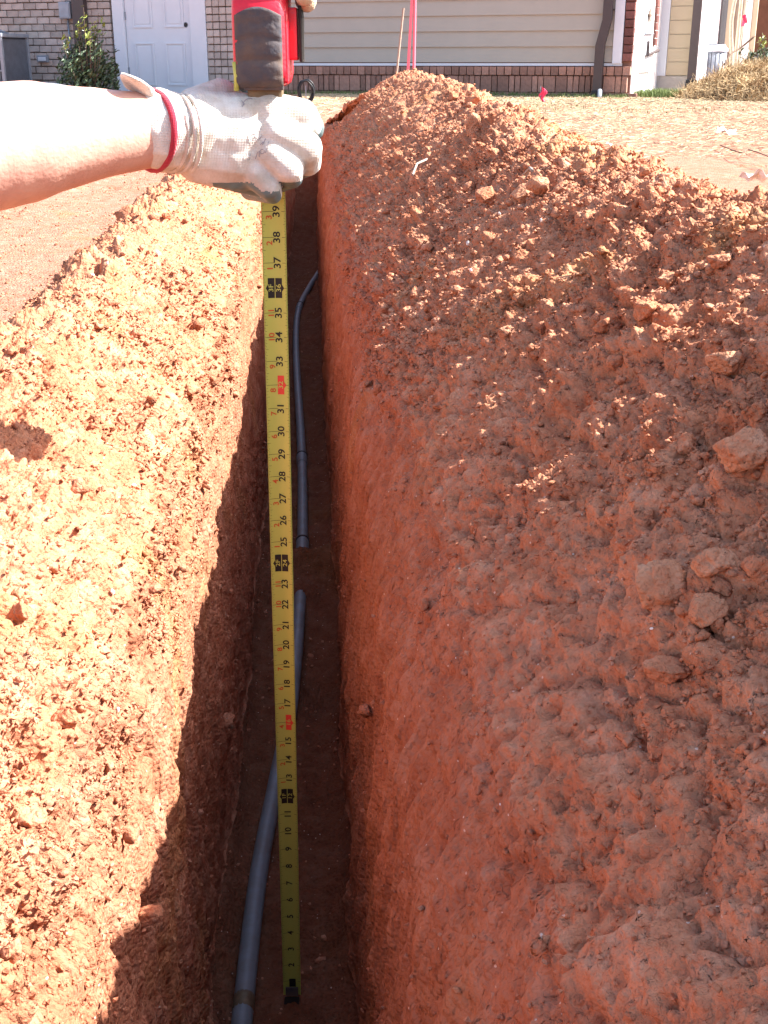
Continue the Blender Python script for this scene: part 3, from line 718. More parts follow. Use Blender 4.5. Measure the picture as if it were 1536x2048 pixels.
# electrical box, conduit, vent on the brick wall
def wallthing(name, px0, px1, py0, py1, depth_, m, label, cat, bevel=.006):
    a = toB(at_wall(px0, py1, .05)); b = toB(at_wall(px1, py0, .05))
    e = empty(name, CB, (0, 0, R(ROT))); tag(e, label, cat); return e, a, b
e, a, b = wallthing('meter_box', 127, 146, 4, 38, .1, M['galv'], 'grey electrical disconnect box on the pale brick wall above the shrub', 'electrical box')
lbox('housing', e, a.x, b.x, -.15, -.05, a.z, b.z, M['galv'], .008); lbox('cover', e, a.x + .01, b.x - .01, -.158, -.1505, a.z + .02, b.z - .02, M['galv'], .003)
bm_obj('feed_pipe', tube_bm([((a.x + b.x) / 2, -.08, a.z), ((a.x + b.x) / 2 - .0, -.08, -.05)], .012, 8), M['galv'], e, smooth=True)
e, a, b = wallthing('outlet_box', 78, 98, 111, 125, .06, M['galv'], 'small grey outlet box low on the pale brick wall beside the air conditioner', 'outlet box')
lbox('housing', e, a.x, b.x, -.10, -.05, a.z, b.z, M['galv'], .006); lbox('cover', e, a.x + .03, b.x - .02, -.112, -.1005, a.z + .02, b.z - .02, M['white_paint'], .004)
e, a, b = wallthing('wall_downspout', 155, 173, 0, 72, .1, M['bronze'], 'dark brown downspout running down the pale brick wall behind the shrub', 'downspout')
lbox('pipe', e, a.x, b.x, -.14, -.052, .1, WH, M['bronze'], .004); lbox('strap', e, a.x - .02, b.x + .02, -.145, -.05, 1.5, 1.53, M['bronze'])

# --- stepped houses further right
hD = empty('cream_house', C0 + Vector((2.2 * -hs_, 2.2 * hc_, 0)), (0, 0, R(ROT)))
tag(hD, 'narrow cream-sided house front set back beyond the white end wall', 'house')
lbox('wall', hD, 0, .46, .03, 3.0, -.3, WH, M['concrete'])
lbox('foundation', hD, .0, .40, -.02, .03, -.15, .24, M['concrete'])
lbox('corner_trim', hD, .0, .11, -.03, .03, .245, WH, M['white_paint'])
zz = .25
for k in range(14):
    lbox('siding_board', hD, .115, .40, -.025, .03, zz, zz + .166, M['cream']).rotation_euler = (0, 0, 0); zz += .172
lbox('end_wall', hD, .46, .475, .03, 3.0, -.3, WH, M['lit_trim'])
for yy in (.1, .7, 1.3, 1.9, 2.5): lbox('batten', hD, .476, .50, yy, yy + .09, -.1, WH, M['white_paint'])
e = empty('downspout', hD.location, (0, 0, R(ROT))); tag(e, 'dark brown downspout between the cream siding and the bright white wall', 'downspout')
lbox('pipe', e, .41, .52, -.12, -.03, .1, WH, M['bronze'], .004); lbox('boot', e, .395, .535, -.14, -.01, -.05, .20, M['black'], .01)
hE = empty('brown_house', P(1412, 150, 19.8), (0, 0, R(ROT))); hE.location.z = HZ
tag(hE, 'brown-sided house wall with a cream window frame behind the right air conditioner', 'house')
lbox('wall', hE, -.6, .50, .05, 2, -.2, WH, M['brown_siding'])
for k in range(14): lbox('siding_board', hE, -.6, .50, .0, .049, .2 + k * .17, .2 + k * .17 + .165, M['brown_siding'])
lbox('window_frame', hE, .24, .33, -.04, -.002, .60, 2.2, M['cream']); lbox('window_frame', hE, -.3, .24, -.04, -.002, .55, .62, M['cream']); lbox('window_pane', hE, -.3, .24, -.02, -.003, .62, 2.2, M['glass'])
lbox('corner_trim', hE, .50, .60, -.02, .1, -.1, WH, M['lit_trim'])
lbox('corner_trim', hE, .60, .68, -.0, .12, -.1, WH, M['cream'])

# ------------------------------------------------------------------ air conditioners
def ac_box(loc, rz, w_, d_, h_, label):
    e = empty('air_conditioner', loc, (0, 0, rz)); tag(e, label, 'air conditioner')
    lbox('coil', e, -w_ / 2 + .03, w_ / 2 - .03, -d_ / 2 + .03, d_ / 2 - .03, .06, h_ - .03, M['ac_dark'])
    lbox('base_pan', e, -w_ / 2, w_ / 2, -d_ / 2, d_ / 2, 0, .06, M['galv'], .008)
    for sx in (-1, 1):
        for sy in (-1, 1): lbox('corner_post', e, sx * (w_ / 2 - .02) - .02, sx * (w_ / 2 - .02) + .02, sy * (d_ / 2 - .02) - .02, sy * (d_ / 2 - .02) + .02, .06, h_ - .05, M['galv'], .004)
    for k in range(1, 5):
        z_ = .06 + k * (h_ - .12) / 5; lbox('band', e, -w_ / 2 + .04, w_ / 2 - .04, -d_ / 2 - .002, -d_ / 2 + .014, z_, z_ + .018, M['galv'])
    gr = bmesh.new(); n_ = 26
    for k in range(n_):
        x_ = -w_ / 2 + .05 + k * (w_ - .1) / (n_ - 1); box_bm((x_, -d_ / 2 + .02, h_ / 2), (.004, .006, h_ - .14), 0, None, gr)
        y_ = -d_ / 2 + .05 + k * (d_ - .1) / (n_ - 1); box_bm((w_ / 2 - .02, y_, h_ / 2), (.006, .004, h_ - .14), 0, None, gr)
    bm_obj('wire_grille', gr, M['galv'], e)
    lbox('top_cover', e, -w_ / 2 - .01, w_ / 2 + .01, -d_ / 2 - .01, d_ / 2 + .01, h_ - .05, h_, M['galv'], .012)
    dome = bmesh.new()
    for k in range(1, 6):
        rr = .045 * k + .02; zt = h_ + .065 - .05 * (k / 5) ** 2
        tube_bm([(rr * math.cos(a), rr * math.sin(a), zt) for a in np.linspace(0, 2 * math.pi, 25)], .005, 5, dome)
    for k in range(8):
        a = k * math.pi / 4; tube_bm([(0, 0, h_ + .07), (.15 * math.cos(a), .15 * math.sin(a), h_ + .05), (.27 * math.cos(a), .27 * math.sin(a), h_)], .005, 5, dome)
    bm_obj('fan_guard', dome, M['galv'], e)
    return e
pa = P(62, 175, 16.9)
ac_box(Vector((pa.x - .51, 17.0, .0)), R(-14), .74, .70, .80, 'grey boxy outdoor air conditioner against the pale brick wall, far left')
def ac_round(loc, label):
    e = empty('air_conditioner', loc); tag(e, label, 'air conditioner'); r_ = .17; h_ = .56
    bm_obj('casing', tube_bm([(0, 0, .04), (0, 0, h_ - .03)], r_, 28), M['galv'], e, smooth=True)
    for k in range(18):
        a = 2 * math.pi * k / 18; q = box_bm((r_ * math.cos(a), r_ * math.sin(a), h_ / 2), (.008, .008, h_ - .1)); bm_obj('rib', q, M['ac_dark'], e)
    bm_obj('base_pan', tube_bm([(0, 0, -.02), (0, 0, .04)], r_ * 1.06, 28), M['galv'], e)
    bm_obj('top_cover', tube_bm([(0, 0, h_ - .03), (0, 0, h_), (0, 0, h_ + .03), (0, 0, h_ + .06)], [r_ * 1.08, r_ * 1.08, r_ * .9, r_ * .8], 28), M['white_paint'], e)
    bm_obj('fan_guard', tube_bm([(0, 0, h_ + .06), (0, 0, h_ + .075)], r_ * .75, 20), M['ac_dark'], e)
    bm_obj('refrigerant_line', tube_bm([(-.05, -.05, h_ + .05), (-.05, -.05, h_ + .2), (.0, -.0, h_ + .26), (.02, .1, h_ + .22)], .012, 8), M['white_paint'], e)
ac_round(Vector((P(1428, 128, 18.4).x, 18.4, .06)), 'upright grey air conditioner with a white top, upper right behind the straw pile')

# ------------------------------------------------------------------ foliage
def leaf_mesh(name, centres, size, m, parent, seed, droop=0):
    rg = np.random.default_rng(seed); V = []; F = []
    for c in centres:
        s = size * (.6 + .8 * rg.random()); d = Vector(rg.normal(size=3)).normalized(); u_ = d.orthogonal().normalized(); w_ = d.cross(u_)
        c = Vector(c); n0 = len(V)
        V += [c - u_ * s, c - w_ * s * .42 + d * s * .12, c + u_ * s, c + w_ * s * .42 + d * s * .12, c]
        F += [(n0, n0 + 1, n0 + 4), (n0 + 1, n0 + 2, n0 + 4), (n0 + 2, n0 + 3, n0 + 4), (n0 + 3, n0, n0 + 4)]
    return pydata(name, V, F, m, parent)
def shrub(name, loc, w_, h_, nl, label, seed, shoots, size=.028):
    e = empty(name, loc); tag(e, label, 'shrub'); rg = np.random.default_rng(seed)
    st = bmesh.new(); tips = []; cs = []; new = []
    for k in range(shoots):
        a = rg.random() * 2 * math.pi; sp_ = rg.random() ** .7 * w_ * .5
        hh = h_ * (.55 + .45 * rg.random()) * (1 - .5 * (sp_ / (w_ * .5)) ** 2)
        tip = Vector((sp_ * math.cos(a), sp_ * math.sin(a) * .8, hh))
        mid = Vector((tip.x * .7, tip.y * .7, hh * .5)); tube_bm([(0, 0, 0), mid, tip], [.009, .006, .003], 5, st)
        for q in range(int(16)):
            f = .25 + .75 * rg.random(); p_ = mid.lerp(tip, (f - .25) / .75) if f > .5 else Vector((0, 0, 0)).lerp(mid, f * 2)
            (new if hh > h_ * .62 and f > .75 else cs).append(p_ + Vector(rg.normal(scale=.022, size=3)))
    for k in range(nl):
        a = rg.random() * 2 * math.pi; r_ = w_ * .5 * rg.random() ** .5; z_ = h_ * (.04 + .5 * rg.random() ** 1.2) * (1 - .4 * (r_ / (w_ * .5)) ** 2)
        if vnoise(np.array([r_ * 22 * math.cos(a)]), np.array([z_ * 22 + r_ * 9 * math.sin(a)]), seed)[0] > -.25: cs.append(Vector((r_ * math.cos(a), r_ * math.sin(a) * .8, z_)))
    bm_obj('stem', st, M['bark'], e)
    leaf_mesh('foliage', cs, size, M['leaf'], e, seed)['kind'] = 'stuff'
    if new: leaf_mesh('new_growth', new, size, M['leaf_new'], e, seed + 1)['kind'] = 'stuff'
    return e
s0 = P(178, 175, 16.2)
shrub('shrub', Vector((s0.x, 16.2, .02)), .80, 1.18, 2400, 'leafy shrub with tall pale shoots before the pale brick wall, left of the door', 5, 44, .034)
s1 = P(1538, 130, 16.8)
shrub('shrub', Vector((s1.x, 16.8, .15)), .8, .9, 2600, 'dense dark green shrub at the right edge behind the straw pile', 6, 30)
# mulch bed beneath the left shrub
def mound(name, c, rx, ry, h_, m, seed, n=40, am=.3):
    xs = np.linspace(-1, 1, n); X, Y = np.meshgrid(xs, xs); r_ = np.sqrt(X ** 2 + Y ** 2)
    Z = h_ * np.clip(1 - r_ ** 2, -.15, 1) ** 1 * (1 + am * fbm(X * 3, Y * 3, 4, seed)) + .02 * fbm(X * 15, Y * 15, 3, seed + 3)
    v = np.stack([c[0] + X * rx, c[1] + Y * ry, c[2] + Z], -1).reshape(-1, 3)
    f = [(i * n + j, i * n + j + 1, (i + 1) * n + j + 1, (i + 1) * n + j) for i in range(n - 1) for j in range(n - 1)]
    return pydata(name, v, f, m, smooth=True)
tag(mound('mulch_bed', (s0.x - .1, 16.5, .02), 1.6, .8, .04, M['mulch'], 61), kind='structure')
def strands(name, n, posf, ln, wd, m, seed, lift=.3, parent=None, curl=.3):
    rg = np.random.default_rng(seed); V = []; F = []
    for k in range(n):
        p_ = posf(rg); 
        if p_ is None: continue
        a = rg.random() * 2 * math.pi; l_ = ln * (.5 + rg.random()); el = (rg.random() - .3) * lift
        d = Vector((math.cos(a) * math.cos(el), math.sin(a) * math.cos(el), math.sin(el))); sd = Vector((-d.y, d.x, 0)).normalized()
        up = Vector((0, 0, 1)); n0 = len(V); p_ = Vector(p_)
        for q in range(3):
            t = (q - 1) * .5; c = p_ + d * l_ * t + sd * curl * l_ * t * t * (1 if a > 3 else -1) - up * l_ * .12 * t * t
            V += [c - sd * wd * .5, c + sd * wd * .5 + up * wd * .3, c + up * wd * .8]
        for q in range(2):
            b0 = n0 + q * 3; b1 = b0 + 3
            F += [(b0, b0 + 2, b1 + 2, b1), (b0 + 2, b0 + 1, b1 + 1, b1 + 2)]
    return pydata(name, V, F, m, parent)
def gz(x, y): return float(ground_z(np.array([x]), np.array([y]))[0])
def straw_pos(rg):
    y = 6 + 9.3 * rg.random() ** .7; x = -.2 + rg.random() * (y * .38 + .4)
    x0 = float(centre(y)) + 1.1 if y < 9.4 else -.6
    if x < x0: return None
    return (x, y, gz(x, y) + .008)
tag(strands('scattered_straw', 20000, straw_pos, .06, .0032, M['straw'], 70, .35), 'thin scattered straw over the trampled red ground before the houses', 'straw', kind='stuff')
def straw_pos2(rg):
    y = 13 + 3.2 * rg.random(); x = -1 + rg.random() * 5.5
    return (x, y, gz(x, y) + .012)
tag(strands('dense_straw', 14000, straw_pos2, .09, .004, M['straw'], 71, .5), 'thick band of dry straw at the foot of the house wall', 'straw', kind='stuff')
def left_straw(rg):
    y = 10 + 6.5 * rg.random(); x = -6 + rg.random() * 6; return (x, y, gz(x, y) + .01)
tag(strands('left_straw', 2500, left_straw, .10, .005, M['straw'], 72, .4), 'sparse dry straw on the ground before the brick house, left', 'straw', kind='stuff')
def grass_tuft(name, n, posf, h_, m, seed, label):
    rg = np.random.default_rng(seed); V = []; F = []
    for k in range(n):
        p_ = posf(rg)
        if p_ is None: continue
        p_ = Vector(p_); a = rg.random() * 6.28; l_ = h_ * (.4 + .8 * rg.random()); ln = Vector((math.cos(a), math.sin(a), 0)) * l_ * .5 * rg.random(); sd = Vector((math.sin(a), -math.cos(a), 0)) * .0035
        n0 = len(V); V += [p_ - sd, p_ + sd, p_ + ln * .4 + Vector((0, 0, l_ * .6)) + sd * .7, p_ + ln * .4 + Vector((0, 0, l_ * .6)) - sd * .7, p_ + ln + Vector((0, 0, l_))]
        F += [(n0, n0 + 1, n0 + 2, n0 + 3), (n0 + 3, n0 + 2, n0 + 4)]
    return tag(pydata(name, V, F, m), label, 'grass', kind='stuff')
def fac(x, off):  # world point in front of house A
    return C0 + Vector((x * hc_ + off * hs_, x * hs_ - off * hc_, 0))
def gpos1(rg):
    q = fac(-4.8 * rg.random() ** 1.2, .02 + .5 * rg.random() ** 2); return (q.x, q.y, gz(q.x, q.y))
grass_tuft('wall_grass', 4200, gpos1, .055, M['grass'], 80, 'short green grass along the foot of the brick plinth')
def gpos2(rg):
    x = 3.0 + 1.3 * rg.random(); y = 14.7 + 2.0 * rg.random() - .2 * (x - 3); return (x, y, gz(x, y) + .0)
grass_tuft('bright_grass', 7500, gpos2, .09, M['grass'], 81, 'sunlit yellow-green grass at the corner of the white end wall')
def gpos3(rg):
    y = 11 + 4.2 * rg.random() ** .7; x = .6 + 4.5 * rg.random()
    if float(fbm(np.array([x * 2.1]), np.array([y * 1.3]), 3, 240)[0]) < .08: return None
    return (x, y, gz(x, y))
grass_tuft('yard_grass', 4500, gpos3, .028, M['grass'], 82, 'thin patchy grass and weeds among the straw of the right yard')
# straw pile
sp0 = PG(1500, 205, .02); pc = (4.55, 14.4)
pm = mound('pile_core', (pc[0], pc[1], .0), 1.15, 1.3, .36, M['mulch'], 62, 50, .45); tag(pm, None, None)
pr = empty('straw_pile', (pc[0], pc[1], 0)); tag(pr, 'heap of golden-brown pine straw at the right edge', 'straw pile')
pm.parent = pr; pm.matrix_parent_inverse = Matrix.Translation((-pc[0], -pc[1], 0)); pm.name = 'core'; pm['kind'] = 'stuff'
def ppos(rg):
    a = rg.random() * 6.28; r_ = rg.random() ** .5 * 1.02; z_ = .36 * max(0, 1 - r_ * r_) * (1 + .45 * float(fbm(np.array([r_ * math.cos(a) * 3]), np.array([r_ * math.sin(a) * 3]), 4, 62)[0]))
    return (r_ * math.cos(a) * 1.15, r_ * math.sin(a) * 1.3, z_ + .005 + .07 * rg.random() ** 2)
sn = strands('straw', 14000, ppos, .20, .005, M['pinestraw'], 75, 2.0, pr, .6); sn['kind'] = 'stuff'
# dry branch sticking out of the pile, small tree with a pink ribbon, pale sapling
q0 = P(1448, 130, 16.2); q1 = P(1462, 108, 16.3); q2 = P(1482, 95, 16.4); q3 = P(1510, 72, 16.4)
tag(bm_obj('branch', tube_bm(spline([q0, q1, q2, q3], 4), .012, 7), M['bark'], smooth=True), 'dark bent branch poking up from behind the straw pile', 'branch')
t0 = P(1478, 100, 17.4); 
e = empty('sapling', (t0.x, t0.y, .05)); tag(e, 'thin pale sapling tied with a pink ribbon by the straw pile', 'tree')
pl_ = [P(1478, 130, 17.4), P(1479, 95, 17.4), P(1485, 50, 17.4), P(1491, 10, 17.4), P(1496, -60, 17.4), P(1500, -190, 17.4)]
tr = bm_obj('trunk', tube_bm(spline(pl_, 4), .013, 7), M['pale_bark'], smooth=True); tr.parent = e; tr.matrix_parent_inverse = Matrix.Translation(-e.location)
brn = bmesh.new()
for k in range(16):
    a = P(1490 + k * .5, 10 - 13 * k, 17.4); tube_bm([a, a + Vector((random.uniform(-.35, .35), random.uniform(-.2, .2), .25))], [.006, .002], 5, brn)
o = bm_obj('branches', brn, M['bark']); o.parent = e; o.matrix_parent_inverse = Matrix.Translation(-e.location)
rb = bmesh.new(); c_ = P(1488, 38, 17.38)
for k in range(3):
    a = k * 1.1; box_bm(c_ + Vector((.012 * math.cos(a), -.01 * k, -.02 * k)), (.05, .003, .11), 0, Euler((.2 * k, .25 * k - .3, a)), rb)
tag(bm_obj('ribbon', rb, M['flagpink']), 'pink ribbon tied round the thin pale sapling, upper right', 'ribbon')
for k, (px, yb) in enumerate(((1460, 17.6), (1471, 18.0))):
    e = empty('tree', (P(px, 120, yb).x, yb, .04)); tag(e, ('pale crooked young trunk just right of the right air conditioner', 'white straight young trunk beside the crooked pale one')[k], 'tree')
    bb = bmesh.new(); pts_ = [Vector((.03 * math.sin(z_ * 5 + k) * (1 - k), 0, z_)) for z_ in np.linspace(-.1, 2.6, 14)]
    bm_obj('trunk', tube_bm(pts_, [.032 - .007 * z_.z for z_ in pts_], 9), M['pale_bark'], e, smooth=True)
    for q in range(18):
        a = q * 2.4; z_ = 1.5 + q * .06; tube_bm([(0, 0, z_), (.4 * math.cos(a), .4 * math.sin(a), z_ + .5)], [.01, .002], 5, bb)
    bm_obj('crown', bb, M['pale_bark'], e)
# brown parked trailer far right
tl = empty('trailer', (P(1530, 60, 22).x + .55, 22.5, 0.05), (0, 0, R(-12))); tag(tl, 'brown box trailer parked far back at the upper right corner', 'trailer')
lbox('box', tl, -.95, 1.6, -.6, .6, .55, 2.2, M['stick'], .03); tl.children[0].data.materials[0] = M['bronze']
M['rust'] = mat('rusty_brown', (.22, .11, .065), .7, .3, 5); tl.children[0].data.materials[0] = M['rust']
lbox('chassis', tl, -.95, 1.7, -.5, .5, .38, .55, M['galv'])
for sx in (-.1, .8):
    wv = bm_obj('wheel', tube_bm([(sx, -.66, .28), (sx, -.5, .28)], .28, 24), M['black'], tl)
    bm_obj('rim', tube_bm([(sx, -.665, .28), (sx, -.661, .28)], .14, 16), M['galv'], wv)

# ------------------------------------------------------------------ rods, flags, coil, corrugated pipe
rod = empty('marker_rods', (.45, 9.3, 0)); 
def rodthing(name, a, b, Y, r_, m, label, cat, group=None):
    p0, p1 = P(*a, Y), P(*b, Y); d = (p1 - p0); o = bm_obj(name, tube_bm([p0 - d * .5, p0, p1, p1 + d * .55], r_, 8), m, smooth=True)
    return tag(o, label, cat, group)
bpy.data.objects.remove(rod)
rodthing('marker_rod', (815.5, 150), (824, 0), 9.2, .0105, M['rodpink'], 'pink marker rod, the left and more slanted of the two behind the mound peak', 'rod', 'pink rods behind the mound')
rodthing('marker_rod', (827.5, 155), (830, 0), 9.2, .0105, M['rodpink'], 'pink marker rod, the right and more upright of the two behind the mound peak', 'rod', 'pink rods behind the mound')
p0, p1 = P(792, 160, 9.6), P(807, 16, 9.6)
tag(bm_obj('wooden_stake', tube_bm([p0 - (p1 - p0) * .5, p0, p1], .009, 6), M['stick']), 'thin weathered wooden stake leaning left of the pink rods', 'stake')
# pin flag
f0 = P(1081, 200, 13.6); fe = empty('pin_flag', (f0.x, 13.6, gz(f0.x, 13.6))); tag(fe, 'small red pin flag on a wire in front of the brick plinth', 'flag')
bm_obj('wire', tube_bm([(0, 0, 0), (-.005, 0, .17)], .003, 6), M['galv'], fe)
fb = bmesh.new(); nx_, nz_ = 4, 8; gv = [[fb.verts.new((-.005 + .055 * i / nx_ + .02 * math.sin(j), .014 * math.sin(i * 2.1 + j), .17 - .155 * j / nz_ - .03 * i / nx_)) for i in range(nx_ + 1)] for j in range(nz_ + 1)]
for j in range(nz_):
    for i in range(nx_): fb.faces.new((gv[j][i], gv[j][i + 1], gv[j + 1][i + 1], gv[j + 1][i]))
fo = bm_obj('flag', fb, M['flagpink'], fe, smooth=True); md = fo.modifiers.new('s', 'SOLIDIFY'); md.thickness = .002
# cable coil on a stake
cc = P(612, 182, 12.5); ce = empty('cable_coil', cc); tag(ce, 'black cable coiled on a thin metal stake beyond the far end of the trench', 'cable')
cb = bmesh.new(); cpts = []
for k in range(5 * 24 + 1):
    a = 2 * math.pi * k / 24; rr = .072 + .006 * math.sin(k * .37); cpts.append((rr * math.cos(a) + .008 * math.sin(k * .11), .010 * math.sin(k * .21), 1.35 * rr * math.sin(a) + .008 * math.cos(k * .17)))
bm_obj('cable', tube_bm(cpts, .0075, 6), M['black'], ce, smooth=True)
bm_obj('stake', tube_bm([(.0, .02, -.30), (-.002, .0, .05)], .005, 6), M['galv'], ce)
# corrugated drain pipe by the air conditioner
c0_, c1_, c2_ = P(78, 172, 15.8), P(110, 174, 15.6), P(140, 180, 15.4)
cs_ = spline([c0_, c1_, c2_], 16)
tag(bm_obj('drain_pipe', tube_bm(cs_, [.040 + .006 * (i % 2) for i in range(len(cs_))], 12), M['galv']), 'short corrugated grey drain pipe lying between the air conditioner and shrub', 'pipe')
# scraps on the right ground and bank
for k, (px, py, s_, lab) in enumerate(((1453, 262, .10, 'white paper scrap lying on the trampled ground at right, farther one'), (1222, 290, .05, 'small white scrap at the edge of the trampled ground'), (1507, 368, .028, 'white crumpled scrap on the right bank crest at the frame edge'))):
    p_ = PG(px, py, .03) if k < 2 else (seat(px, py) or (PG(px, py, .15), 0))[0] + Vector((0, 0, .012))
    b = bmesh.new(); bmesh.ops.create_grid(b, x_segments=6, y_segments=6, size=.5)
    for v in b.verts: v.co.z = .18 * math.sin(v.co.x * 9 + k) * math.cos(v.co.y * 7)
    o = bm_obj('paper_scrap', b, M['paper'], loc=p_, rot=(.3, .2, k)); o.scale = (s_ * 1.3, s_ * .7, s_); md = o.modifiers.new('s', 'SOLIDIFY'); md.thickness = .01; tag(o, lab, 'scrap', 'white scraps on the ground')
ts = spline([PG(1440, 290, .03), PG(1480, 305, .04), PG(1500, 300, .05), PG(1550, 318, .03)], 5)
tag(bm_obj('twig', tube_bm(ts, .0032, 6), M['bark']), 'dark crooked twig on the pale trampled ground at right', 'twig')

# ------------------------------------------------------------------ tape measure
YB = 1.21; ZT = -.68
def blade_x(z):       # centre line
    return -.1185 + (z + .68) * .0085
W2 = lambda z: .01215 - .0009 * (1 - min(1, max(0, (z + .68) / .6)))
def bpt(u_, z, off=0.0):
    """u_ in [-1,1] across the blade; slightly cupped; off lifts the ink off the steel"""
    w_ = W2(z); th = u_ * .62; r_ = w_ / math.sin(.62)
    return Vector((blade_x(z) + r_ * math.sin(th), YB + r_ * (math.cos(.62) - math.cos(th)) * -1 * .8 - r_ * .1 - off, z))
tm = empty('tape_measure', (blade_x(.43), YB, .43)); tag(tm, 'red and black tape measure with its yellow blade let down into the trench', 'tape measure')
tmi = Matrix.Translation(-tm.location)
def tchild(o): o.parent = tm; o.matrix_parent_inverse = tmi; return o
V = []; F = []; nz_ = 220; nu = 12
for i in range(nz_ + 1):
    z = ZT + .004 + (.44 - ZT) * i / nz_
    for s_ in (0, 1):
        for j in range(nu + 1): V.append(bpt(-1 + 2 * j / nu, z, -.0005 * s_))
st2 = 2 * (nu + 1)
for i in range(nz_):
    a = i * st2; b = a + st2
    for j in range(nu):
        F.append((a + j, a + j + 1, b + j + 1, b + j)); F.append((a + nu + 1 + j + 1, a + nu + 1 + j, b + nu + 1 + j, b + nu + 1 + j + 1))
    F.append((a, b, b + nu + 1, a + nu + 1)); F.append((a + nu, a + 2 * nu + 1, b + 2 * nu + 1, b + nu))
tchild(pydata('blade', V, F, M['yellow'], smooth=True))
IN = .0254
def text_tris(s, size):
    cu = bpy.data.curves.new('t', 'FONT'); cu.body = s; cu.size = size; cu.align_x = 'CENTER'; cu.align_y = 'CENTER'; cu.resolution_u = 3
    cu.offset = size * (.008 if s.endswith('F') or s in ('12', '24', '36', '16', '32') else .02)
    o = bpy.data.objects.new('t', cu); col.objects.link(o); dg = bpy.context.evaluated_depsgraph_get(); dg.update()
    me = bpy.data.meshes.new_from_object(o.evaluated_get(dg)); v = [tuple(q.co[:2]) for q in me.vertices]; f = [tuple(p_.vertices) for p_ in me.polygons]
    bpy.data.objects.remove(o); bpy.data.curves.remove(cu); bpy.data.meshes.remove(me); return v, f
tcache = {}
class Ink:
    def __init__(s): s.V = []; s.F = []
    def text(s, body, uc, inch, size, wide=1.25, lift=.00025):
        k = (body, size)
        if k not in tcache: tcache[k] = text_tris(body, size)
        v, f = tcache[k]; n0 = len(s.V)
        # text runs up the blade, its top to the left
        for (a, b) in v: s.V.append(bpt(uc - b / W2(0) * 1.0, ZT + inch * IN + a * wide, lift))
        s.F += [tuple(i + n0 for i in q) for q in f]
    def quad(s, u0, u1, i0, i1, lift=.00015, nu=4):
        for k in range(nu):
            a = u0 + (u1 - u0) * k / nu; b = u0 + (u1 - u0) * (k + 1) / nu; n0 = len(s.V)
            s.V += [bpt(a, ZT + i0 * IN, lift), bpt(b, ZT + i0 * IN, lift), bpt(b, ZT + i1 * IN, lift), bpt(a, ZT + i1 * IN, lift)]; s.F.append((n0, n0 + 1, n0 + 2, n0 + 3))
    def tri(s, pts_, lift=.00015):
        n0 = len(s.V); s.V += [bpt(u_, ZT + i * IN, lift) for u_, i in pts_]; s.F.append(tuple(range(n0, n0 + 3)))
black, red, rbox, white = Ink(), Ink(), Ink(), Ink()
for n in range(2, 41):
    if n > 12 and n % 12 and n != 32 and n != 16: black.text(str(n), .22, n, .0094)
    elif n < 12: black.text(str(n), .0 if n < 12 else .27, n, .0105, 1.15)
    if n > 12 and n % 12: red.text(str(n % 12), -.36, n - (.22 if n % 12 < 10 else 0), .0078)
    if n in (16, 32):
        rbox.quad(.0, .54, n - .40, n + .40); rbox.tri([(.54, n - .14), (.74, n), (.54, n + .14)]); white.text(str(n), .27, n, .0064, 1.35, .0004)
    if n in (12, 24, 36):
        black.quad(.0, .54, n - .40, n + .40); black.quad(-.60, -.06, n - .40, n + .40)
        black.tri([(.54, n - .14), (.72, n), (.54, n + .14)]); black.tri([(-.60, n + .14), (-.78, n), (-.60, n - .14)])
        white.text(str(n), .27, n, .0064, 1.35, .0004); white.text('%dF' % (n // 12), -.33, n, .0064, 1.35, .0004)
black.quad(-.3, .4, .62, 1.12)
for n in range(1, 41):
    for k in range(16):
        L2 = .30 if k == 8 else .22 if k % 4 == 0 else .16 if k % 2 == 0 else .10
        i0 = n + k / 16
        if k == 0: black.quad(-.98, -.0, i0 - .008, i0 + .008, nu=3) if n % 12 else None; black.quad(.62, .98, i0 - .008, i0 + .008, nu=2)
        else: black.quad(-.98, -.98 + L2, i0 - .006, i0 + .006, nu=1); black.quad(.98 - L2 * .8, .98, i0 - .006, i0 + .006, nu=1)
for k_, (ink, nm, m_) in enumerate(((black, 'black_print', M['ink']), (red, 'red_numbers', M['red_ink']), (rbox, 'red_stud_marks', M['red_box']), (white, 'reversed_numbers', M['yellow']))):
    tchild(pydata(nm, ink.V, ink.F, m_))
tchild(bm_obj('end_hook', box_bm((blade_x(ZT), YB - .004, ZT + .012), (.016, .0015, .014), .0005), M['rubber']))
tchild(bm_obj('end_hook_lip', box_bm((blade_x(ZT), YB - .010, ZT + .003), (.019, .012, .0015)), M['ink']))
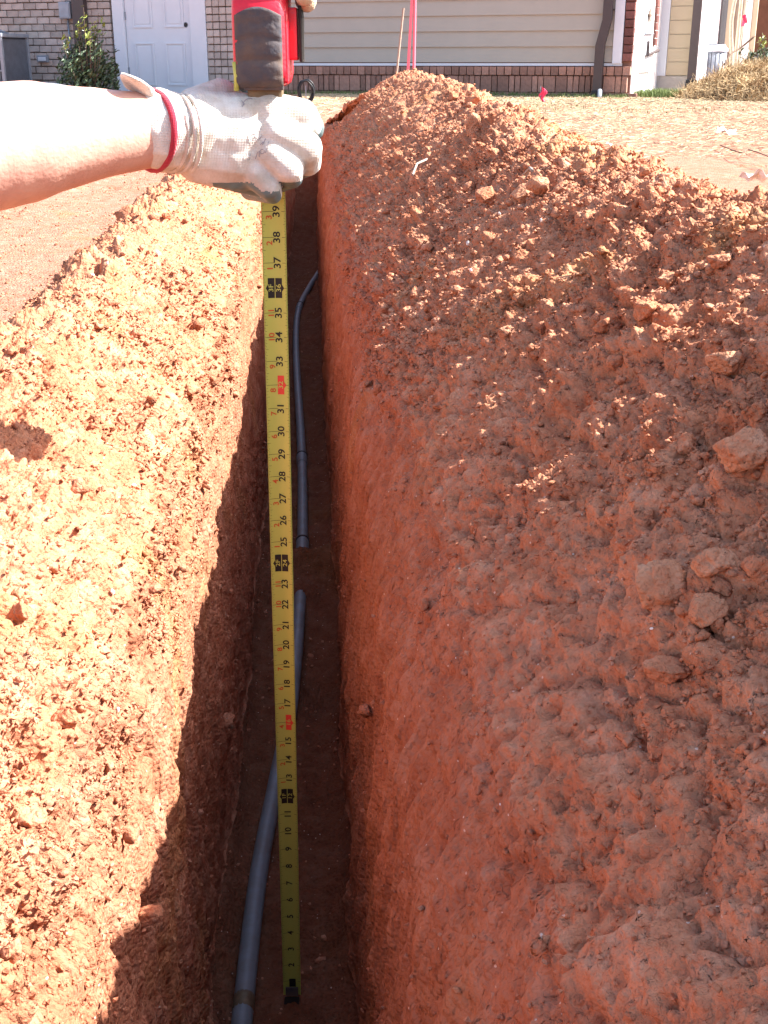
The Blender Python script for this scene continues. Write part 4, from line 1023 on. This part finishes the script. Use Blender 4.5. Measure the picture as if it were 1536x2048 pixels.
# case: rounded-D side profile in the YZ plane, 46 mm thick in X
xc0, xc1 = P(464, 80, 1.14).x, P(574, 80, 1.14).x
zb0 = P(520, 176, 1.14).z; zt0 = zb0 + .092
def prof(inset, n=40):
    y0, y1 = 1.135 + inset, 1.222 - inset; z0, z1 = zb0 + inset, zt0 - inset
    p_ = []; r_ = .024 - inset * .6; R2 = .034 - inset * .6
    for (cy, cz, rr, a0) in ((y1 - .012, z0 + .012, .012, -90), (y1 - R2, z1 - R2, R2, 0), (y0 + R2, z1 - R2, R2, 90), (y0 + .013, z0 + .013, .013, 180)):
        for k in range(9): a = R(a0 + 90 * k / 8); p_.append((cy + rr * math.cos(a), cz + rr * math.sin(a)))
    return p_
def loft(xs_insets, m, name):
    b = bmesh.new(); rings = []
    for x_, ins in xs_insets: rings.append([b.verts.new((x_, y, z)) for y, z in prof(ins)])
    n = len(rings[0])
    for a, c in zip(rings[:-1], rings[1:]):
        for k in range(n): b.faces.new((a[k], a[(k + 1) % n], c[(k + 1) % n], c[k]))
    b.faces.new(rings[0][::-1]); b.faces.new(rings[-1]); bmesh.ops.recalc_face_normals(b, faces=b.faces)
    return tchild(bm_obj(name, b, m, smooth=True))
wd = xc1 - xc0
loft([(xc0, .008), (xc0 + .001, .004), (xc0 + .004, .0008), (xc1 - .007, .0008), (xc1 - .002, .004), (xc1, .010)], M['red_plastic'], 'case')
# rubber grip on the camera-facing edge, arched top, with ribs
b = bmesh.new(); nx_, nz_ = 16, 26; xa, xb = xc0 + .003, xc1 - .004; zlo = zb0 - .0015; G = []
for j in range(nz_ + 1):
    row_ = []
    for i in range(nx_ + 1):
        u_ = i / nx_; x_ = xa + (xb - xa) * u_; ztop = zb0 + .0605 + .007 * math.sin(math.pi * u_)
        t_ = j / nz_; z_ = zlo + (ztop - zlo) * t_
        bow = .0045 * (1 - (2 * u_ - 1) ** 4); y_ = 1.1355 - bow + .010 * max(0, .16 - t_) / .16 * max(0, .16 - t_) / .16
        y_ -= .0008 * (math.sin(z_ * 420) > .8) * -1
        if j in (9, 10): y_ += .0011
        if j in (17,): y_ += .0012
        row_.append(b.verts.new((x_, y_, z_)))
    G.append(row_)
for j in range(nz_):
    for i in range(nx_): b.faces.new((G[j][i], G[j][i + 1], G[j + 1][i + 1], G[j + 1][i]))
o = tchild(bm_obj('rubber_grip', b, M['rubber'], smooth=True)); md = o.modifiers.new('s', 'SOLIDIFY'); md.thickness = .006; md.offset = -1
xm = (xa + xb) / 2
tchild(bm_obj('blade_mouth', box_bm((xm + .003, 1.156, zb0 - .004), (.032, .020, .016), .003), M['mouth']))
tchild(bm_obj('mouth_guard', box_bm((xm + .003, 1.1415, zb0 + .001), (.036, .005, .006), .0015), M['rubber']))
# side clip on the right: red carrier, dark steel clip
tchild(bm_obj('clip_mount', box_bm((xc1 + .003, 1.180, zb0 + .046), (.009, .030, .045), .002), M['red_plastic']))
cl = bmesh.new(); tube_bm([(xc1 + .009, 1.17, zb0 + .076), (xc1 + .012, 1.168, zb0 + .06), (xc1 + .011, 1.168, zb0 + .024)], .0022, 6, cl); box_bm((xc1 + .0105, 1.18, zb0 + .046), (.003, .03, .048), .001, None, cl)
tchild(bm_obj('belt_clip', cl, M['ink']))
tchild(bm_obj('side_ridge', box_bm((xc1 - .0030, 1.146, zb0 + .034), (.007, .012, .062), .003), M['red_plastic']))
tchild(bm_obj('blade_edge', tube_bm([(xc0 + .0015, 1.139, zb0 + .022), (xc0 + .003, 1.138, zb0 + .01), (xc0 + .002, 1.141, zb0 - .002)], .0026, 6), M['yellow'], smooth=True))

# ------------------------------------------------------------------ person: bare arms, gloves
def capsules(name, chains, voxel, m, parent=None, smooth_it=6, flat=None):
    b = bmesh.new()
    for ch in chains:
        for (p0, r0), (p1, r1) in zip(ch[:-1], ch[1:]):
            p0, p1 = Vector(p0), Vector(p1); n_ = max(2, int((p1 - p0).length / (min(r0, r1) * .35)))
            for k in range(n_ + 1):
                f = k / n_; bmesh.ops.create_icosphere(b, subdivisions=2 if r0 < .05 else 3, radius=r0 + (r1 - r0) * f, matrix=Matrix.Translation(p0.lerp(p1, f)))
    me = bpy.data.meshes.new(name); b.to_mesh(me); b.free(); o = bpy.data.objects.new(name, me); col.objects.link(o)
    md = o.modifiers.new('r', 'REMESH'); md.mode = 'VOXEL'; md.voxel_size = voxel; md.use_smooth_shade = True
    ms = o.modifiers.new('s', 'SMOOTH'); ms.factor = .5; ms.iterations = smooth_it
    dg = bpy.context.evaluated_depsgraph_get(); dg.update(); me2 = bpy.data.meshes.new_from_object(o.evaluated_get(dg))
    o.modifiers.clear(); o.data = me2; bpy.data.meshes.remove(me); me2.materials.clear(); me2.materials.append(m)
    me2.polygons.foreach_set('use_smooth', [True] * len(me2.polygons))
    if parent is not None: o.parent = parent; o.matrix_parent_inverse = Matrix.Translation(-parent.location)
    return o
per = empty('person', (-1.1, 1.15, 0)); tag(per, 'bare-armed person in white knit gloves gripping the tape measure, reaching in from the left', 'person')
sh1, sh2 = Vector((-.98, .93, .86)), Vector((-.98, 1.36, .90))
elb1 = P(-330, 352, .98); elb2 = Vector((-.60, 1.42, .66))
wr1 = P(335, 258, 1.135); wr2 = Vector((-.20, 1.27, .615))
hip = Vector((-1.30, 1.15, .42)); neck = Vector((-.92, 1.15, .98)); head = Vector((-.80, 1.15, 1.14))
body_ch = [[(elb1, .048), (P(-120, 318, 1.02), .053), (P(40, 290, 1.06), .0495), (P(190, 268, 1.10), .0405), (P(280, 262, 1.125), .0355), (wr1, .033)],
           [(P(-120, 300, 1.03), .050), (P(60, 262, 1.065), .042), (P(200, 245, 1.10), .030)],
           [(sh1, .06), (elb1, .045)], [(sh2, .06), (elb2, .045)], [(elb2, .045), ((elb2 + wr2) / 2 + Vector((-.06, 0, .01)), .044), (wr2, .029)],
           [(sh1, .07), (neck + Vector((-.04, 0, -.06)), .10), (sh2, .07)], [(neck, .058), (head, .06)],
           [(neck + Vector((-.08, 0, -.10)), .14), (hip, .14)],
           [(head, .092), (head + Vector((.035, 0, -.03)), .075), (head + Vector((.06, 0, -.07)), .045)], [(head + Vector((.085, 0, -.02)), .016), (head + Vector((.11, 0, -.045)), .014)],
           [(head + Vector((-.01, -.09, -.02)), .018), (head + Vector((-.015, -.095, .01)), .02)], [(head + Vector((-.01, .09, -.02)), .018), (head + Vector((-.015, .095, .01)), .02)]]
for sy in (-1, 1):
    kn_ = Vector((-.88, 1.15 + sy * .2, .12)); ft = Vector((-1.32, 1.15 + sy * .2, .07)); body_ch += [[(hip + Vector((0, sy * .08, 0)), .10), (kn_, .065), (ft, .04)], [(ft, .04), (ft + Vector((-.1, 0, -.0)), .035)]]
body = capsules('body', body_ch, .0055, M['skin'], per, 8)
shirt = capsules('shirt', [[(neck + Vector((-.05, 0, -.05)), .115), (hip + Vector((0, 0, .02)), .165)], [(sh1, .085), (neck + Vector((-.05, 0, -.07)), .125), (sh2, .085)],
                           [(sh1, .082), (sh1.lerp(elb1, .55), .066)], [(sh2, .082), (sh2.lerp(elb2, .55), .066)], [(hip + Vector((0, -.06, .05)), .15), (hip + Vector((0, .06, .05)), .15)]], .009, M['shirt'], per, 6)
tch = []
for sy in (-1, 1):
    kn_ = Vector((-.88, 1.15 + sy * .2, .12)); ft = Vector((-1.30, 1.15 + sy * .2, .08)); tch.append([(hip + Vector((0, sy * .07, -.02)), .125), (kn_, .085), (ft, .06)])
trs = capsules('trousers', tch, .009, M['trouser'], per, 6)
for sy in (-1, 1):
    ft = Vector((-1.34, 1.15 + sy * .2, .07)); capsules('boot', [[(ft, .052), (ft + Vector((-.06, 0, -.01)), .048), (ft + Vector((-.10, 0, -.03)), .045), (ft + Vector((.0, 0, .0)), .05)]], .009, M['boot'], per, 4)
capsules('hair', [[(head + Vector((-.03, 0, .025)), .095), (head + Vector((-.02, 0, .045)), .088)]], .009, M['hair'], per, 4)
for sy in (-1, 1):
    bmn = bmesh.new(); bmesh.ops.create_uvsphere(bmn, u_segments=12, v_segments=8, radius=.011, matrix=Matrix.Translation(head + Vector((.098, sy * .03, -.005)))); o = bm_obj('eye', bmn, M['paper'], smooth=True); o.parent = per; o.matrix_parent_inverse = Matrix.Translation(-per.location)

def Q(px, py, Y): return P(px, py, Y)
g1 = [
 # wrist, heel and back of the hand
 [(Q(322, 260, 1.13), .0370), (Q(345, 262, 1.135), .0345), (Q(395, 262, 1.143), .0330)],
 [(Q(395, 240, 1.15), .0275), (Q(470, 240, 1.155), .0250), (Q(545, 232, 1.16), .0205)],
 [(Q(395, 270, 1.145), .030), (Q(470, 275, 1.15), .0285), (Q(540, 265, 1.158), .0205)],
 [(Q(395, 300, 1.145), .0275), (Q(470, 312, 1.15), .0265), (Q(535, 300, 1.156), .0200)],
 [(Q(400, 318, 1.148), .0235), (Q(470, 338, 1.155), .0215), (Q(522, 340, 1.155), .0195)],
 # first finger
 [(Q(540, 226, 1.155), .0195), (Q(602, 232, 1.160), .0165), (Q(622, 256, 1.195), .0135), (Q(585, 275, 1.232), .0125)],
 # middle finger
 [(Q(550, 264, 1.148), .0190), (Q(612, 296, 1.150), .0160), (Q(617, 325, 1.182), .0130), (Q(585, 340, 1.228), .0125)],
 # ring finger
 [(Q(540, 302, 1.146), .0185), (Q(577, 336, 1.140), .0145), (Q(584, 354, 1.165), .0112), (Q(560, 362, 1.215), .0115)],
 # little finger
 [(Q(505, 335, 1.148), .0180), (Q(536, 372, 1.142), .0128), (Q(545, 388, 1.165), .0098), (Q(500, 380, 1.21), .0105)],
 # edge of the palm, coated side
 [(Q(420, 335, 1.165), .0165), (Q(480, 362, 1.175), .0120), (Q(530, 375, 1.178), .0105)],
 # thumb, behind and above
 [(Q(395, 225, 1.168), .0240), (Q(440, 200, 1.180), .0200), (Q(462, 204, 1.19), .0175), (Q(490, 212, 1.215), .0150), (Q(545, 232, 1.236), .0130)],
]
glove = capsules('glove', g1, .0018, M['knit'], per, 3)
glove.data.materials.append(M['coating'])
def coat(ob, test):
    me = ob.data; n_ = len(me.polygons); nr_ = np.empty(n_ * 3); me.polygons.foreach_get('normal', nr_); nr_ = nr_.reshape(-1, 3); c = np.empty(n_ * 3); me.polygons.foreach_get('center', c); c = c.reshape(-1, 3)
    me.polygons.foreach_set('material_index', test(nr_, c).astype(np.int32)); me.update()
xw = P(425, 260, 1.15).x; zcoat = P(480, 362, 1.15).z
coat(glove, lambda n_, c: ((c[:, 0] > xw) & ((n_[:, 1] > .30) | ((n_[:, 2] < -.30) & (c[:, 2] < zcoat)) | ((c[:, 1] > 1.182) & (n_[:, 1] > -.5)))))
# folds of the wrist
V = []; fold = bmesh.new()
def wristring(pxt, pyt, pxm, pym, pxb, pyb, Yc, rad, tag_, m, r_back=.033, n=28, bmx=None):
    t, m_, b_ = Q(pxt, pyt, Yc), Q(pxm, pym, Yc - r_back), Q(pxb, pyb, Yc)
    c = (t + b_) / 2; up = (t - b_) / 2; fwd = m_ - c; pts_ = [c + up * math.cos(a) + fwd * math.sin(a) for a in np.linspace(0, 2 * math.pi, n)]
    return tube_bm(pts_, rad, 8, bmx)
b = wristring(303, 182, 349, 262, 308, 340, 1.13, .0031, '', None)
o = bm_obj('cuff_band', b, M['cuff_red'], smooth=True); o.parent = per; o.matrix_parent_inverse = Matrix.Translation(-per.location)
fb = bmesh.new()
for dx in (0, 16, 32, 46): wristring(322 + dx, 190, 362 + dx * .9, 266, 326 + dx * 1.05, 342 + dx * .1, 1.137, .0019, '', None, .030, bmx=fb)
o = bm_obj('cuff_folds', fb, M['knit'], smooth=True); o.parent = per; o.matrix_parent_inverse = Matrix.Translation(-per.location)
# flared flap of the cuff standing off the forearm
fl_pts = [[(238, 141, 1.10), (262, 150, 1.09), (288, 160, 1.10), (306, 178, 1.115)],
          [(246, 158, 1.12), (268, 164, 1.10), (290, 178, 1.11), (312, 200, 1.115)],
          [(254, 176, 1.15), (274, 178, 1.13), (296, 196, 1.12), (326, 222, 1.118)]]
b = bmesh.new(); gp = [[b.verts.new(Q(*c)) for c in r_] for r_ in fl_pts]
for i in range(2):
    for j in range(3): b.faces.new((gp[i][j], gp[i][j + 1], gp[i + 1][j + 1], gp[i + 1][j]))
o = bm_obj('cuff_flap', b, M['knit'], smooth=True); o.parent = per; o.matrix_parent_inverse = Matrix.Translation(-per.location)
md = o.modifiers.new('a', 'SUBSURF'); md.levels = 2; md.render_levels = 2; md = o.modifiers.new('b', 'SOLIDIFY'); md.thickness = .0022
# faint print on the back of the glove
dgl = bpy.context.evaluated_depsgraph_get()
from mathutils.bvhtree import BVHTree
gb = BVHTree.FromPolygons([v.co[:] for v in glove.data.vertices], [tuple(p_.vertices) for p_ in glove.data.polygons])
pv, pf_ = [], []
def stamp(segs, wpx=1.5):
    for (a, b_) in segs:
        n_ = 3; a = Vector(a); b_ = Vector(b_); d = (b_ - a); s_ = Vector((-d.y, d.x)).normalized() * wpx * .5
        for k in range(n_):
            q = [a + d * k / n_ - s_, a + d * (k + 1) / n_ - s_, a + d * (k + 1) / n_ + s_, a + d * k / n_ + s_]; hit = []
            for c in q:
                dd = ray(c.x, c.y).normalized(); h_ = gb.ray_cast(CAM, dd)
                if h_[0] is None: break
                hit.append(h_[0] + h_[1] * .0008)
            if len(hit) == 4: n0 = len(pv); pv.extend(hit); pf_.append((n0, n0 + 1, n0 + 2, n0 + 3))
def arcseg(cx, cy, r_, a0, a1, n_=8): 
    p_ = [(cx + r_ * math.cos(R(a0 + (a1 - a0) * k / n_)), cy + r_ * math.sin(R(a0 + (a1 - a0) * k / n_))) for k in range(n_ + 1)]; return list(zip(p_[:-1], p_[1:]))
stamp(arcseg(510, 268, 13, 20, 170)); stamp(arcseg(509, 269, 4, 0, 330, 7)); stamp(arcseg(513, 274, 3, 90, 300, 5))
stamp([((521, 290), (527, 284)), ((527, 284), (526, 290)), ((526, 290), (532, 277)), ((534, 293), (538, 283)), ((534, 290), (540, 287))])
stamp([((510, 318), (516, 304)), ((519, 314), (519, 302))] + arcseg(525, 303, 4.5, -30, 300, 7) + [((531, 306), (536, 293))])
stamp(arcseg(496, 309, 4.5, 0, 340, 8)); stamp(arcseg(496, 316, 3.5, 0, 340, 7))
stamp(arcseg(500, 212, 14, 180, 290)); stamp([((483, 202), (488, 210)), ((484, 214), (490, 208))])
me_ = pydata('glove_print', pv, pf_, mat('faded_print', (.30, .27, .27), .9)); me_.parent = per; me_.matrix_parent_inverse = Matrix.Translation(-per.location)
# second hand over the top of the case
xr = P(608, 20, 1.165).x
g2 = [[(wr2, .033), (Vector((-.15, 1.245, .585)), .033), (Vector((-.115, 1.215, .562)), .032)],
      [(Vector((-.13, 1.23, .575)), .028), (Vector((-.085, 1.20, .560)), .018)]]
for k, (yy, zt_, dx) in enumerate(((1.150, .4935, .004), (1.172, .489, .004), (1.194, .491, .001), (1.214, .497, -.001))):
    g2.append([(Vector((-.125, yy + .02, .568)), .020), (Vector((-.080, yy + .004, .556)), .0135), (Vector((xr - .002 + dx, yy + .002, .524)), .0115), (Vector((xr - .002 + dx, yy, zt_ + .012 - .0)), .0098)])
g2.append([(Vector((-.15, 1.215, .560)), .019), (Vector((-.163, 1.19, .535)), .014), (Vector((-.160, 1.175, .512 + .012)), .012)])
gl2 = capsules('glove', g2, .0022, M['tan_glove'], per, 4); gl2['label'] = 'soiled tan glove over the top of the case'

sc.render.resolution_x = 768; sc.render.resolution_y = 1024
print('verts grid', NR, NC)
